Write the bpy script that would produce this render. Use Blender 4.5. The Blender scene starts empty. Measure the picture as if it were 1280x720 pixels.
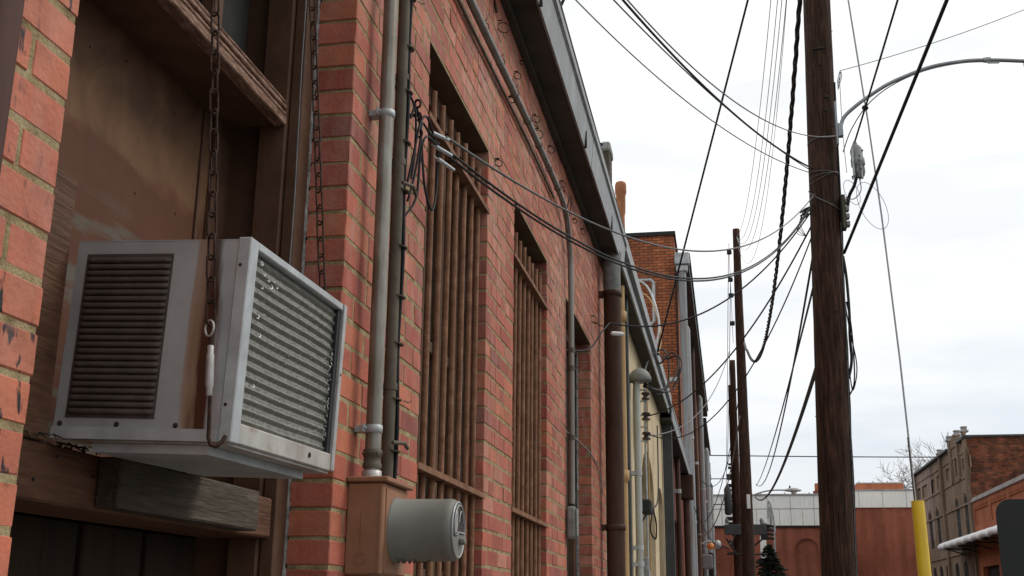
import bpy, math, random
from mathutils import Vector, Matrix
R = random.Random(11)
EYE = 1.6                       # eye height: z values below are measured from the eye, EYE lifts them onto the ground at 0
S = bpy.context.scene
COL = S.collection
pi = math.pi

# ---------------------------------------------------------------- materials
MAT = {}
def mat(name, cols, scale=6, stretch=(1, 1, 1), detail=6, rough=.8, bump=.2, bscale=None, metal=0, dirt=0, dirtcol=(.03, .025, .02),
        streak=0, attr=False, dist=0, bdist=.01, rvar=.1):
    m = bpy.data.materials.new(name); m.use_nodes = True
    nt = m.node_tree; N = nt.nodes; L = nt.links; N.clear()
    out = N.new('ShaderNodeOutputMaterial'); b = N.new('ShaderNodeBsdfPrincipled'); L.new(b.outputs[0], out.inputs[0])
    tc = N.new('ShaderNodeTexCoord'); mp = N.new('ShaderNodeMapping'); mp.inputs['Scale'].default_value = stretch
    L.new(tc.outputs['Object'], mp.inputs[0])
    no = N.new('ShaderNodeTexNoise'); no.inputs['Scale'].default_value = scale; no.inputs['Detail'].default_value = detail
    no.inputs['Roughness'].default_value = .62; no.inputs['Distortion'].default_value = dist
    L.new(mp.outputs[0], no.inputs['Vector'])
    rp = N.new('ShaderNodeValToRGB'); e = rp.color_ramp.elements
    n = len(cols)
    for i, c in enumerate(cols):
        p = .32 + .36 * (i / max(1, n - 1))
        el = e[i] if i < 2 else e.new(p)
        el.position = p; el.color = (*c, 1)
    if n == 1: e[1].color = (*cols[0], 1)
    L.new(no.outputs['Fac'], rp.inputs[0])
    col = rp.outputs[0]
    if attr:
        at = N.new('ShaderNodeAttribute'); at.attribute_name = 'tint'
        mx = N.new('ShaderNodeMix'); mx.data_type = 'RGBA'; mx.blend_type = 'MULTIPLY'; mx.inputs[0].default_value = 1
        L.new(col, mx.inputs[6]); L.new(at.outputs['Color'], mx.inputs[7]); col = mx.outputs[2]
    if dirt:
        n2 = N.new('ShaderNodeTexNoise'); n2.inputs['Scale'].default_value = scale * .35; n2.inputs['Detail'].default_value = 8
        n2.inputs['Roughness'].default_value = .7; L.new(tc.outputs['Object'], n2.inputs['Vector'])
        r2 = N.new('ShaderNodeValToRGB'); r2.color_ramp.elements[0].position = .42; r2.color_ramp.elements[1].position = .72
        r2.color_ramp.elements[0].color = (0, 0, 0, 1); r2.color_ramp.elements[1].color = (dirt,) * 3 + (1,)
        L.new(n2.outputs['Fac'], r2.inputs[0])
        mx = N.new('ShaderNodeMix'); mx.data_type = 'RGBA'; L.new(r2.outputs[0], mx.inputs[0]); L.new(col, mx.inputs[6])
        mx.inputs[7].default_value = (*dirtcol, 1); col = mx.outputs[2]
    if streak:
        m3 = N.new('ShaderNodeMapping'); m3.inputs['Scale'].default_value = (9, 9, .6); L.new(tc.outputs['Object'], m3.inputs[0])
        n3 = N.new('ShaderNodeTexNoise'); n3.inputs['Scale'].default_value = 1.6; n3.inputs['Detail'].default_value = 5; L.new(m3.outputs[0], n3.inputs['Vector'])
        r3 = N.new('ShaderNodeValToRGB'); r3.color_ramp.elements[0].position = .45; r3.color_ramp.elements[1].position = .7
        r3.color_ramp.elements[0].color = (0, 0, 0, 1); r3.color_ramp.elements[1].color = (streak,) * 3 + (1,)
        L.new(n3.outputs['Fac'], r3.inputs[0])
        mx = N.new('ShaderNodeMix'); mx.data_type = 'RGBA'; L.new(r3.outputs[0], mx.inputs[0]); L.new(col, mx.inputs[6])
        mx.inputs[7].default_value = (*dirtcol, 1); col = mx.outputs[2]
    L.new(col, b.inputs['Base Color'])
    mr = N.new('ShaderNodeMapRange'); mr.inputs['To Min'].default_value = max(.05, rough - rvar); mr.inputs['To Max'].default_value = min(1, rough + rvar)
    L.new(no.outputs['Fac'], mr.inputs['Value']); L.new(mr.outputs[0], b.inputs['Roughness'])
    b.inputs['Metallic'].default_value = metal
    b.inputs['Specular IOR Level'].default_value = .18 if rough > .54 else .5
    if bump:
        nb = N.new('ShaderNodeTexNoise'); nb.inputs['Scale'].default_value = bscale or scale * 4; nb.inputs['Detail'].default_value = 5
        L.new(mp.outputs[0], nb.inputs['Vector'])
        bp = N.new('ShaderNodeBump'); bp.inputs['Strength'].default_value = bump; bp.inputs['Distance'].default_value = bdist
        L.new(nb.outputs['Fac'], bp.inputs['Height']); L.new(bp.outputs[0], b.inputs['Normal'])
    MAT[name] = m
    return m

def nodes_of(name):
    m = MAT[name]; N = m.node_tree.nodes
    b = [n for n in N if n.type == 'BSDF_PRINCIPLED'][0]
    tc = [n for n in N if n.type == 'TEX_COORD'][0]
    return m, N, m.node_tree.links, b, tc

def brickmat(name, c1, c2, mortar, bw=.21, rh=.0735, ms=.011, dirt=.5, big=.35, patch=None):
    m = bpy.data.materials.new(name); m.use_nodes = True
    nt = m.node_tree; N = nt.nodes; L = nt.links; N.clear()
    out = N.new('ShaderNodeOutputMaterial'); b = N.new('ShaderNodeBsdfPrincipled'); L.new(b.outputs[0], out.inputs[0])
    b.inputs['Roughness'].default_value = .9; b.inputs['Specular IOR Level'].default_value = .15
    tc = N.new('ShaderNodeTexCoord'); sx = N.new('ShaderNodeSeparateXYZ'); L.new(tc.outputs['Object'], sx.inputs[0])
    ad = N.new('ShaderNodeMath'); L.new(sx.outputs[0], ad.inputs[0]); L.new(sx.outputs[1], ad.inputs[1])
    cb = N.new('ShaderNodeCombineXYZ'); L.new(ad.outputs[0], cb.inputs[0]); L.new(sx.outputs[2], cb.inputs[1])
    br = N.new('ShaderNodeTexBrick'); L.new(cb.outputs[0], br.inputs['Vector'])
    br.inputs['Color1'].default_value = (*c1, 1); br.inputs['Color2'].default_value = (*c2, 1); br.inputs['Mortar'].default_value = (*mortar, 1)
    br.inputs['Scale'].default_value = 1; br.inputs['Mortar Size'].default_value = ms; br.inputs['Mortar Smooth'].default_value = .2
    br.inputs['Brick Width'].default_value = bw; br.inputs['Row Height'].default_value = rh; br.inputs['Bias'].default_value = -.1
    n1 = N.new('ShaderNodeTexNoise'); n1.inputs['Scale'].default_value = big; n1.inputs['Detail'].default_value = 9; n1.inputs['Roughness'].default_value = .65
    L.new(tc.outputs['Object'], n1.inputs['Vector'])
    mr = N.new('ShaderNodeMapRange'); mr.inputs['From Min'].default_value = .3; mr.inputs['From Max'].default_value = .7
    mr.inputs['To Min'].default_value = 1 - dirt; mr.inputs['To Max'].default_value = 1.12
    L.new(n1.outputs['Fac'], mr.inputs['Value'])
    mp = N.new('ShaderNodeMapping'); mp.inputs['Scale'].default_value = (1.4, 1.4, .12); L.new(tc.outputs['Object'], mp.inputs[0])
    n2 = N.new('ShaderNodeTexNoise'); n2.inputs['Scale'].default_value = 1.5; n2.inputs['Detail'].default_value = 6; L.new(mp.outputs[0], n2.inputs['Vector'])
    m2 = N.new('ShaderNodeMapRange'); m2.inputs['From Min'].default_value = .35; m2.inputs['From Max'].default_value = .65
    m2.inputs['To Min'].default_value = .75; m2.inputs['To Max'].default_value = 1.08; L.new(n2.outputs['Fac'], m2.inputs['Value'])
    mm = N.new('ShaderNodeMath'); mm.operation = 'MULTIPLY'; L.new(mr.outputs[0], mm.inputs[0]); L.new(m2.outputs[0], mm.inputs[1])
    mx = N.new('ShaderNodeMix'); mx.data_type = 'RGBA'; mx.blend_type = 'MULTIPLY'; mx.inputs[0].default_value = 1
    L.new(br.outputs['Color'], mx.inputs[6]); L.new(mm.outputs[0], mx.inputs[7])
    L.new(mx.outputs[2], b.inputs['Base Color'])
    bp = N.new('ShaderNodeBump'); bp.inputs['Strength'].default_value = .5; bp.inputs['Distance'].default_value = .01; bp.invert = True
    L.new(br.outputs['Fac'], bp.inputs['Height']); L.new(bp.outputs[0], b.inputs['Normal'])
    MAT[name] = m
    return m

mat('brick', [(.80, .78, .76), (1, 1, 1), (1.12, 1.08, 1.05)], scale=14, rough=.72, bump=.45, bscale=90, attr=True, bdist=.005, rvar=.1, detail=9, dirt=.38, dirtcol=(.13, .05, .035))
mat('mortar', [(.17, .125, .065), (.29, .225, .12), (.38, .31, .185)], scale=20, rough=.95, bump=.8, bscale=160, bdist=.006)
mat('brown_paint', [(.070, .036, .021), (.10, .052, .031), (.13, .072, .045)], scale=5, rough=.62, bump=.15, bscale=50, dirt=.45, dirtcol=(.035, .024, .018))
mat('brown_board', [(.085, .040, .024), (.135, .066, .040), (.17, .09, .055)], scale=5, stretch=(9, 1, 9), rough=.7, bump=.5, bscale=14, dirt=.7, dirtcol=(.04, .022, .014), dist=.8)
mat('brown_panel', [(.075, .036, .020), (.115, .059, .032), (.16, .090, .050)], scale=3.2, rough=.7, bump=.25, bscale=16, dist=3.2, dirt=.6, dirtcol=(.075, .038, .024), bdist=.006, detail=9)
mat('dark_board', [(.020, .012, .008), (.036, .023, .014)], scale=5, stretch=(6, 6, 1), rough=.8, bump=.3)
mat('worn_edge', [(.10, .052, .035), (.21, .12, .085), (.33, .22, .17)], scale=16, stretch=(4, 1, 4), rough=.8, bump=.6, bscale=40, dist=1)
mat('grey_wood', [(.045, .035, .026), (.085, .068, .052), (.13, .108, .086)], scale=5, stretch=(16, 1.3, 16), rough=.9, bump=.35, bscale=14, dist=1.2, dirt=.6, dirtcol=(.04, .03, .025))
mat('bar_rust', [(.155, .070, .038), (.225, .112, .064), (.29, .155, .092)], scale=20, rough=.75, bump=.3, bscale=90, dirt=.5, dirtcol=(.07, .03, .018))
mat('glass_dirty', [(.022, .024, .024), (.05, .052, .05)], scale=4, rough=.3, bump=.03, dirt=.5, dirtcol=(.06, .05, .04))
mat('frame_grime', [(.075, .045, .028), (.13, .082, .052)], scale=8, stretch=(1, 1, .2), rough=.85, bump=.2)
mat('caulk', [(.13, .12, .11), (.36, .35, .34)], scale=25, rough=.95, bump=.8)
mat('galv', [(.31, .335, .35), (.40, .43, .445), (.49, .515, .53)], scale=9, rough=.5, bump=.06, bscale=60, metal=.2, dirt=.5, dirtcol=(.17, .14, .11))
mat('galv_side', [(.30, .315, .32), (.36, .375, .38), (.42, .435, .44)], scale=7, rough=.42, bump=.04, bscale=60, metal=.12, dirt=.35, dirtcol=(.17, .17, .165))
mat('pan_metal', [(.30, .295, .28), (.42, .41, .39), (.50, .49, .47)], scale=7, rough=.6, bump=.1, metal=.1, dirt=.75, dirtcol=(.20, .13, .07))
mat('louver', [(.070, .055, .047), (.10, .080, .069)], scale=30, rough=.6, bump=.1, metal=.1)
mat('coil', [(.12, .12, .105), (.18, .178, .158), (.25, .247, .225)], scale=70, stretch=(1, 1.6, 1), rough=.5, bump=.25, bscale=200, metal=.4, bdist=.001)
mat('glint', [(.45, .45, .43), (.62, .62, .6)], scale=50, rough=.35, bump=0, metal=.6)
mat('chain_rust', [(.030, .018, .015), (.070, .040, .030)], scale=60, rough=.8, bump=.3, metal=.3)
mat('bright_metal', [(.30, .295, .285), (.45, .44, .43)], scale=40, rough=.45, bump=.05, metal=.4)
mat('conduit', [(.15, .135, .105), (.22, .21, .18), (.32, .315, .29)], scale=5, stretch=(3, 3, 1), rough=.42, bump=.08, metal=.55, dirt=.6, dirtcol=(.13, .085, .05))
mat('conduit_slant', [(.16, .155, .14), (.26, .255, .235)], scale=5, stretch=(3, 3, .4), rough=.45, bump=.06, metal=.45, streak=.7, dirtcol=(.12, .07, .045))  # grey metal of the slanted conduit, with brown vertical streaks
mat('conduit_old', [(.085, .072, .055), (.15, .13, .10)], scale=9, rough=.7, bump=.2, metal=.2, dirt=.4)
mat('cable_black', [(.012, .012, .013), (.022, .022, .024)], scale=30, rough=.55, bump=0)
mat('cable_grey', [(.10, .10, .105), (.17, .17, .17)], scale=30, rough=.6, bump=0, metal=.2)
mat('cable_pale', [(.30, .31, .34), (.42, .43, .46)], scale=30, rough=.6, bump=0)
mat('meter_box', [(.25, .125, .072), (.31, .16, .095), (.36, .195, .12)], scale=6, rough=.66, bump=.08, bscale=60, dirt=.55, dirtcol=(.10, .05, .03))
mat('meter_grey', [(.165, .165, .145), (.20, .20, .178)], scale=8, rough=.55, bump=.02, dirt=.3, dirtcol=(.10, .10, .095))
mat('meter_rim', [(.26, .27, .27), (.32, .33, .33)], scale=8, rough=.4, bump=0, metal=.4)
mat('meter_face', [(.20, .18, .17), (.45, .43, .41)], scale=18, stretch=(1, 3, .5), rough=.4, bump=0)
mat('soffit', [(.055, .048, .042), (.085, .076, .068)], scale=6, rough=.9, bump=.3, bscale=60, dirt=.5, dirtcol=(.022, .02, .018))
mat('fascia', [(.19, .205, .215), (.26, .275, .285), (.33, .345, .35)], scale=7, stretch=(1, 2, .7), rough=.5, bump=.12, metal=.3, dirt=.45, dirtcol=(.07, .07, .07))
mat('rust_pipe', [(.040, .020, .013), (.062, .030, .020), (.085, .045, .03)], scale=8, stretch=(1, 1, .3), rough=.65, bump=.2, dirt=.3)
mat('near_pipe', [(.055, .024, .019), (.085, .038, .029)], scale=8, stretch=(1, 1, .3), rough=.6, bump=.1)
mat('cream_pipe', [(.42, .27, .13), (.55, .38, .20)], scale=6, stretch=(1, 1, .3), rough=.7, bump=.1, dirt=.5, dirtcol=(.25, .15, .07))
mat('dark_pipe', [(.05, .056, .058), (.075, .082, .085)], scale=6, rough=.6, bump=.05)
mat('green_pipe', [(.26, .30, .28), (.40, .42, .41), (.33, .32, .22)], scale=2, stretch=(2, 2, .5), rough=.5, bump=.05, metal=.4)
mat('white_pipe', [(.19, .215, .235), (.27, .295, .31)], scale=3, stretch=(2, 2, .3), rough=.5, bump=.05, streak=.7, dirtcol=(.2, .1, .05))
mat('stucco', [(.50, .40, .25), (.60, .50, .33), (.66, .56, .40)], scale=2.2, rough=.95, bump=.6, bscale=40, dirt=.5, dirtcol=(.30, .22, .14), streak=.4)
mat('stucco_shade', [(.25, .22, .18), (.33, .29, .23)], scale=3, rough=.95, bump=.4, bscale=40, streak=.5, dirtcol=(.2, .17, .13))  # darker stucco paints the grey shadow in the arched recess, with streaks
mat('concrete', [(.24, .23, .21), (.34, .33, .31)], scale=6, rough=.95, bump=.4, dirt=.6, dirtcol=(.12, .11, .1))
mat('terracotta', [(.30, .12, .06), (.42, .19, .10)], scale=9, rough=.85, bump=.3, dirt=.5, dirtcol=(.1, .05, .03))
mat('pole_wood', [(.012, .007, .005), (.045, .023, .015), (.095, .050, .033)], scale=9, stretch=(6, 6, .45), rough=.93, bump=1, bscale=9, dirt=.6, dirtcol=(.016, .010, .008), bdist=.02, detail=9)
mat('asphalt', [(.040, .040, .041), (.060, .060, .061)], scale=30, rough=.92, bump=.6, bscale=300, dirt=.4, dirtcol=(.09, .085, .08))
mat('paving', [(.20, .195, .18), (.28, .27, .25)], scale=5, rough=.93, bump=.4, dirt=.5, dirtcol=(.12, .115, .11))
mat('terrain', [(.05, .055, .03), (.09, .085, .05)], scale=.6, rough=.95, bump=.4)
mat('paint_line', [(.55, .45, .10), (.65, .55, .16)], scale=12, rough=.8, bump=.1, dirt=.5, dirtcol=(.1, .09, .07))
mat('yellow_plastic', [(.72, .47, .015), (.84, .58, .03)], scale=3, rough=.5, bump=.05, dirt=.35, dirtcol=(.45, .30, .06), streak=.35)
mat('dark_metal', [(.018, .020, .020), (.032, .034, .034)], scale=8, rough=.65, bump=.05)
mat('sign_back', [(.022, .026, .026), (.030, .034, .034)], scale=5, rough=.6, bump=.02, dirt=.3, dirtcol=(.045, .045, .042))
mat('arm_alu', [(.20, .22, .24), (.30, .32, .34)], scale=8, rough=.5, bump=.05, metal=.5)
mat('box_grey', [(.16, .17, .165), (.30, .31, .30)], scale=16, rough=.6, bump=.3, dirt=.6, dirtcol=(.06, .06, .05))
mat('white_cladding', [(.78, .78, .74), (.85, .85, .81)], scale=1.2, rough=.6, bump=.03, streak=.45, dirtcol=(.62, .61, .56))
mat('stone_trim', [(.32, .31, .30), (.45, .44, .43)], scale=5, rough=.9, bump=.3, dirt=.6, dirtcol=(.15, .14, .13))
mat('awning_white', [(.66, .67, .68), (.74, .75, .76)], scale=2, rough=.5, bump=.05, streak=.5, dirtcol=(.45, .45, .45))
mat('window_dark', [(.008, .009, .010), (.02, .021, .023)], scale=1, rough=.7, bump=0)
mat('bark', [(.12, .10, .085), (.20, .175, .155)], scale=9, stretch=(4, 4, 1), rough=.95, bump=.5)
mat('needles', [(.010, .015, .011), (.020, .027, .019), (.045, .052, .042)], scale=3, rough=.8, bump=0)
mat('porcelain', [(.035, .018, .013), (.06, .03, .02)], scale=8, rough=.25, bump=0)
mat('paper_white', [(.62, .62, .60), (.72, .72, .70)], scale=4, rough=.7, bump=0)
mat('orange_plastic', [(.6, .18, .03), (.7, .25, .05)], scale=4, rough=.5, bump=0)
mat('copper_lead', [(.045, .05, .035), (.10, .09, .07)], scale=20, rough=.7, bump=.2)
brickmat('brick_orange', (.52, .17, .075), (.32, .095, .052), (.12, .075, .045), dirt=.4, big=.8)
brickmat('brick_red', (.22, .062, .042), (.15, .045, .034), (.14, .08, .06), dirt=.3)
brickmat('brick_far', (.37, .115, .07), (.31, .093, .06), (.36, .15, .10), dirt=.4, big=.3)
brickmat('brick_brown', (.28, .195, .135), (.21, .145, .10), (.25, .19, .14), dirt=.35)
brickmat('brick_patch', (.34, .235, .20), (.29, .20, .17), (.30, .23, .20), dirt=.25)
brickmat('brick_side', (.32, .11, .06), (.10, .055, .04), (.13, .08, .055), dirt=.7, big=2.2, bw=.30, rh=.11, ms=.012)
brickmat('brick_shop', (.46, .15, .075), (.38, .12, .06), (.30, .12, .07), dirt=.25)

# special touches: plywood paint tide line, rust streak, black specks on the brick
def add_mask_mix(name, build, colr, strength=1):
    m, N, L, b, tc = nodes_of(name)
    src = b.inputs['Base Color'].links[0].from_socket
    fac = build(N, L, tc)
    mx = N.new('ShaderNodeMix'); mx.data_type = 'RGBA'
    L.new(fac, mx.inputs[0]); L.new(src, mx.inputs[6]); mx.inputs[7].default_value = (*colr, 1)
    L.new(mx.outputs[2], b.inputs['Base Color'])
def noise_at(N, L, vec, scale, detail=6, st=(1, 1, 1)):
    mp = N.new('ShaderNodeMapping'); mp.inputs['Scale'].default_value = st; L.new(vec, mp.inputs[0])
    n = N.new('ShaderNodeTexNoise'); n.inputs['Scale'].default_value = scale; n.inputs['Detail'].default_value = detail; L.new(mp.outputs[0], n.inputs['Vector'])
    return n.outputs['Fac']
def rng(N, L, s, a, b_, c=0, d=1):
    mr = N.new('ShaderNodeMapRange'); mr.inputs['From Min'].default_value = a; mr.inputs['From Max'].default_value = b_
    mr.inputs['To Min'].default_value = c; mr.inputs['To Max'].default_value = d; L.new(s, mr.inputs['Value']); return mr.outputs[0]
def mul(N, L, a, b_):
    m = N.new('ShaderNodeMath'); m.operation = 'MULTIPLY'; L.new(a, m.inputs[0])
    if hasattr(b_, 'links'): L.new(b_, m.inputs[1])
    else: m.inputs[1].default_value = b_
    return m.outputs[0]
def addm(N, L, a, b_):
    m = N.new('ShaderNodeMath'); L.new(a, m.inputs[0]); L.new(b_, m.inputs[1]); return m.outputs[0]
def f_rust(N, L, tc):           # vertical rust run on the side of the air conditioner (local x)
    sx = N.new('ShaderNodeSeparateXYZ'); L.new(tc.outputs['Object'], sx.inputs[0])
    nz = noise_at(N, L, tc.outputs['Object'], 30, 6, (1, 1, .12))
    xx = addm(N, L, sx.outputs[0], rng(N, L, nz, .3, .7, -.012, .012))
    a = rng(N, L, xx, -.080, -.066); c = rng(N, L, xx, -.044, -.052)
    z = rng(N, L, sx.outputs[2], .36, .24, .75, 1)
    return mul(N, L, mul(N, L, a, c), z)
add_mask_mix('galv_side', f_rust, (.060, .019, .007))
def f_rust2(N, L, tc):
    sx = N.new('ShaderNodeSeparateXYZ'); L.new(tc.outputs['Object'], sx.inputs[0])
    nz = noise_at(N, L, tc.outputs['Object'], 30, 6, (1, 1, .12))
    xx = addm(N, L, sx.outputs[0], rng(N, L, nz, .3, .7, -.012, .012))
    a = rng(N, L, xx, -.094, -.084); c = rng(N, L, xx, -.064, -.074)
    return mul(N, L, mul(N, L, a, c), .6)
add_mask_mix('galv_side', f_rust2, (.27, .12, .03))
def f_pan(N, L, tc):
    nz = noise_at(N, L, tc.outputs['Object'], 9, 8)
    return rng(N, L, nz, .56, .68, 0, .8)
add_mask_mix('pan_metal', f_pan, (.22, .11, .045))
def f_speck(N, L, tc):          # black smears on the nearest brick pier only
    sx = N.new('ShaderNodeSeparateXYZ'); L.new(tc.outputs['Object'], sx.inputs[0])
    nz = noise_at(N, L, tc.outputs['Object'], 26, 5, (1, 1.6, .55))
    a = rng(N, L, nz, .57, .62); c = rng(N, L, sx.outputs[1], -1.97, -2.0)
    n5 = noise_at(N, L, tc.outputs['Object'], 4.5, 3)
    return mul(N, L, mul(N, L, a, c), rng(N, L, n5, .47, .55))
add_mask_mix('brick', f_speck, (.03, .03, .035))
def f_lime_glare(N, L, tc):  # lime bloom plus speckled glare painted into the brick, stronger higher up
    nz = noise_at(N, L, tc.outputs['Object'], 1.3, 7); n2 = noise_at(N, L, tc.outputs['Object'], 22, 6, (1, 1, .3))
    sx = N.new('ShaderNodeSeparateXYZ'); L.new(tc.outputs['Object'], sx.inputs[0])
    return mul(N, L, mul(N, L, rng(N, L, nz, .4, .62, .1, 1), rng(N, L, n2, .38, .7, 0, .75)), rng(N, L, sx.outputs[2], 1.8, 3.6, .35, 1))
add_mask_mix('brick', f_lime_glare, (.46, .30, .26))
def f_tide(N, L, tc):           # weathered lower part of the plywood panel
    sx = N.new('ShaderNodeSeparateXYZ'); L.new(tc.outputs['Object'], sx.inputs[0])
    nz = noise_at(N, L, tc.outputs['Object'], 5, 8)
    z = addm(N, L, sx.outputs[2], rng(N, L, nz, .3, .7, -.05, .05))
    return rng(N, L, z, .995 + EYE, .985 + EYE, 0, .8)
add_mask_mix('brown_panel', f_tide, (.095, .036, .021))
def f_band(N, L, tc):
    sx = N.new('ShaderNodeSeparateXYZ'); L.new(tc.outputs['Object'], sx.inputs[0])
    nz = noise_at(N, L, tc.outputs['Object'], 3, 8)
    z = addm(N, L, sx.outputs[2], rng(N, L, nz, .3, .7, -.08, .08))
    return mul(N, L, mul(N, L, rng(N, L, z, .97 + EYE, 1.01 + EYE), rng(N, L, z, 1.20 + EYE, 1.03 + EYE)), .28)
add_mask_mix('brown_panel', f_band, (.24, .125, .06))
def f_worn(N, L, tc):
    sx = N.new('ShaderNodeSeparateXYZ'); L.new(tc.outputs['Object'], sx.inputs[0])
    nz = noise_at(N, L, tc.outputs['Object'], 6, 8, (1, .5, 4))
    return mul(N, L, rng(N, L, nz, .50, .60), rng(N, L, sx.outputs[2], .90 + EYE, .80 + EYE, 0, .8))
add_mask_mix('brown_panel', f_worn, (.11, .105, .085))

# ---------------------------------------------------------------- mesh builder
ORG = {}
class MB:
    def __init__(s): s.v = []; s.f = []; s.c = []; s.cur = None; s.sm = []; s.marks = []
    def mark(s): s.marks.append((len(s.v), len(s.f))); return s
    def add(s, vs, fs, smooth=False):
        o = len(s.v); s.v += [tuple(p) for p in vs]; s.f += [tuple(i + o for i in f) for f in fs]; s.sm += [smooth] * len(fs)
        s.c += [s.cur or (1, 1, 1)] * len(vs); return s
    def box(s, x0, x1, y0, y1, z0, z1):
        s.add([(x, y, z) for x in (x0, x1) for y in (y0, y1) for z in (z0, z1)],
              [(0, 1, 3, 2), (4, 6, 7, 5), (0, 4, 5, 1), (2, 3, 7, 6), (0, 2, 6, 4), (1, 5, 7, 3)]); return s
    def bbox(s, x0, x1, y0, y1, z0, z1, b=.004):      # chamfered box
        X = (x0, x1); Y = (y0, y1); Z = (z0, z1); vs = []; idx = {}
        for i in (0, 1):
            for j in (0, 1):
                for k in (0, 1):
                    dx = b if i == 0 else -b; dy = b if j == 0 else -b; dz = b if k == 0 else -b
                    idx[i, j, k, 'x'] = len(vs); vs.append((X[i], Y[j] + dy, Z[k] + dz))
                    idx[i, j, k, 'y'] = len(vs); vs.append((X[i] + dx, Y[j], Z[k] + dz))
                    idx[i, j, k, 'z'] = len(vs); vs.append((X[i] + dx, Y[j] + dy, Z[k]))
        fs = []
        for i in (0, 1):
            q = [idx[i, 0, 0, 'x'], idx[i, 1, 0, 'x'], idx[i, 1, 1, 'x'], idx[i, 0, 1, 'x']]; fs.append(q if i else q[::-1])
        for j in (0, 1):
            q = [idx[0, j, 0, 'y'], idx[0, j, 1, 'y'], idx[1, j, 1, 'y'], idx[1, j, 0, 'y']]; fs.append(q if j else q[::-1])
        for k in (0, 1):
            q = [idx[0, 0, k, 'z'], idx[1, 0, k, 'z'], idx[1, 1, k, 'z'], idx[0, 1, k, 'z']]; fs.append(q if k else q[::-1])
        for i in (0, 1):
            for j in (0, 1): fs.append([idx[i, j, 0, 'x'], idx[i, j, 1, 'x'], idx[i, j, 1, 'y'], idx[i, j, 0, 'y']])
            for k in (0, 1): fs.append([idx[i, 0, k, 'x'], idx[i, 1, k, 'x'], idx[i, 1, k, 'z'], idx[i, 0, k, 'z']])
        for j in (0, 1):
            for k in (0, 1): fs.append([idx[0, j, k, 'y'], idx[1, j, k, 'y'], idx[1, j, k, 'z'], idx[0, j, k, 'z']])
        for i in (0, 1):
            for j in (0, 1):
                for k in (0, 1): fs.append([idx[i, j, k, 'x'], idx[i, j, k, 'y'], idx[i, j, k, 'z']])
        s.add(vs, fs); return s
    def tube(s, pts, r, n=8, cap=True, closed=False, smooth=True):
        P = [Vector(p) for p in pts]; m = len(P)
        rr = r if isinstance(r, (list, tuple)) else [r] * m
        up = None; vs = []
        for i, p in enumerate(P):
            if closed: d = P[(i + 1) % m] - P[i - 1]
            else: d = P[min(i + 1, m - 1)] - P[max(i - 1, 0)]
            if d.length < 1e-9: d = Vector((0, 0, 1))
            d.normalize()
            if up is None:
                up = Vector((0, 0, 1)) if abs(d.z) < .9 else Vector((1, 0, 0))
            a = (up - d * up.dot(d))
            if a.length < 1e-6: a = d.orthogonal()
            a.normalize(); up = a; b_ = d.cross(a)
            for k in range(n):
                t = 2 * pi * k / n; vs.append(p + (a * math.cos(t) + b_ * math.sin(t)) * rr[i])
        fs = []
        for i in range(m if closed else m - 1):
            j = (i + 1) % m
            for k in range(n):
                l = (k + 1) % n; fs.append((i * n + k, i * n + l, j * n + l, j * n + k))
        s.add(vs, fs, smooth)
        if cap and not closed:
            s.add(vs[:n], [tuple(range(n))[::-1]]); s.add(vs[-n:], [tuple(range(n))])
        return s
    def cyl(s, a, b_, r, n=16, r2=None): return s.tube([a, b_], [r, r if r2 is None else r2], n)
    def lathe(s, c, axis, prof, n=24):      # prof: (distance along axis, radius)
        ax = Vector(axis).normalized(); return s.tube([Vector(c) + ax * d for d, _ in prof], [q for _, q in prof], n)
    def quad(s, *p): s.add(p, [tuple(range(len(p)))]); return s
    def ring(s, c, nrm, R_, r, n=14, m=6, sx=1, sz=1):
        nrm = Vector(nrm).normalized(); a = nrm.orthogonal().normalized(); b_ = nrm.cross(a)
        # keep b vertical
        b_ = (Vector((0, 0, 1)) - nrm * nrm.z)
        if b_.length < .1: b_ = Vector((0, 1, 0))
        b_.normalize(); a = b_.cross(nrm)
        return s.tube([Vector(c) + a * (math.cos(t) * R_ * sx) + b_ * (math.sin(t) * R_ * sz) for t in [2 * pi * i / n for i in range(n)]], r, m, closed=True)
    def build(s, name, m, parent=None, local=False, tint=False):
        if s.marks:             # every marked piece becomes a part of its own
            mk = s.marks + [(len(s.v), len(s.f))]; first = None
            for (v0, f0), (v1, f1) in zip(mk[:-1], mk[1:]):
                if f1 <= f0: continue
                p = MB(); p.v = s.v[v0:v1]; p.f = [tuple(i - v0 for i in f) for f in s.f[f0:f1]]; p.c = s.c[v0:v1]; p.sm = s.sm[f0:f1]
                o = p.build(name, m, parent, local, tint); first = first or o
            return first
        org = Vector((0, 0, -EYE))
        if parent is not None and not local: org = ORG.get(parent.name, org)
        me = bpy.data.meshes.new(name)
        vs = s.v if local else [(x - org[0], y - org[1], z - org[2]) for x, y, z in s.v]
        me.from_pydata(vs, [], s.f); me.update()
        me.polygons.foreach_set('use_smooth', s.sm)
        if tint:
            at = me.color_attributes.new('tint', 'FLOAT_COLOR', 'POINT')
            buf = []
            for c in s.c: buf += [c[0], c[1], c[2], 1]
            at.data.foreach_set('color', buf)
        me.materials.append(MAT[m] if isinstance(m, str) else m)
        o = bpy.data.objects.new(name, me); COL.objects.link(o)
        if parent is not None:
            o.parent = parent; ORG[o.name] = ORG.get(parent.name, org)
        return o

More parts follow.
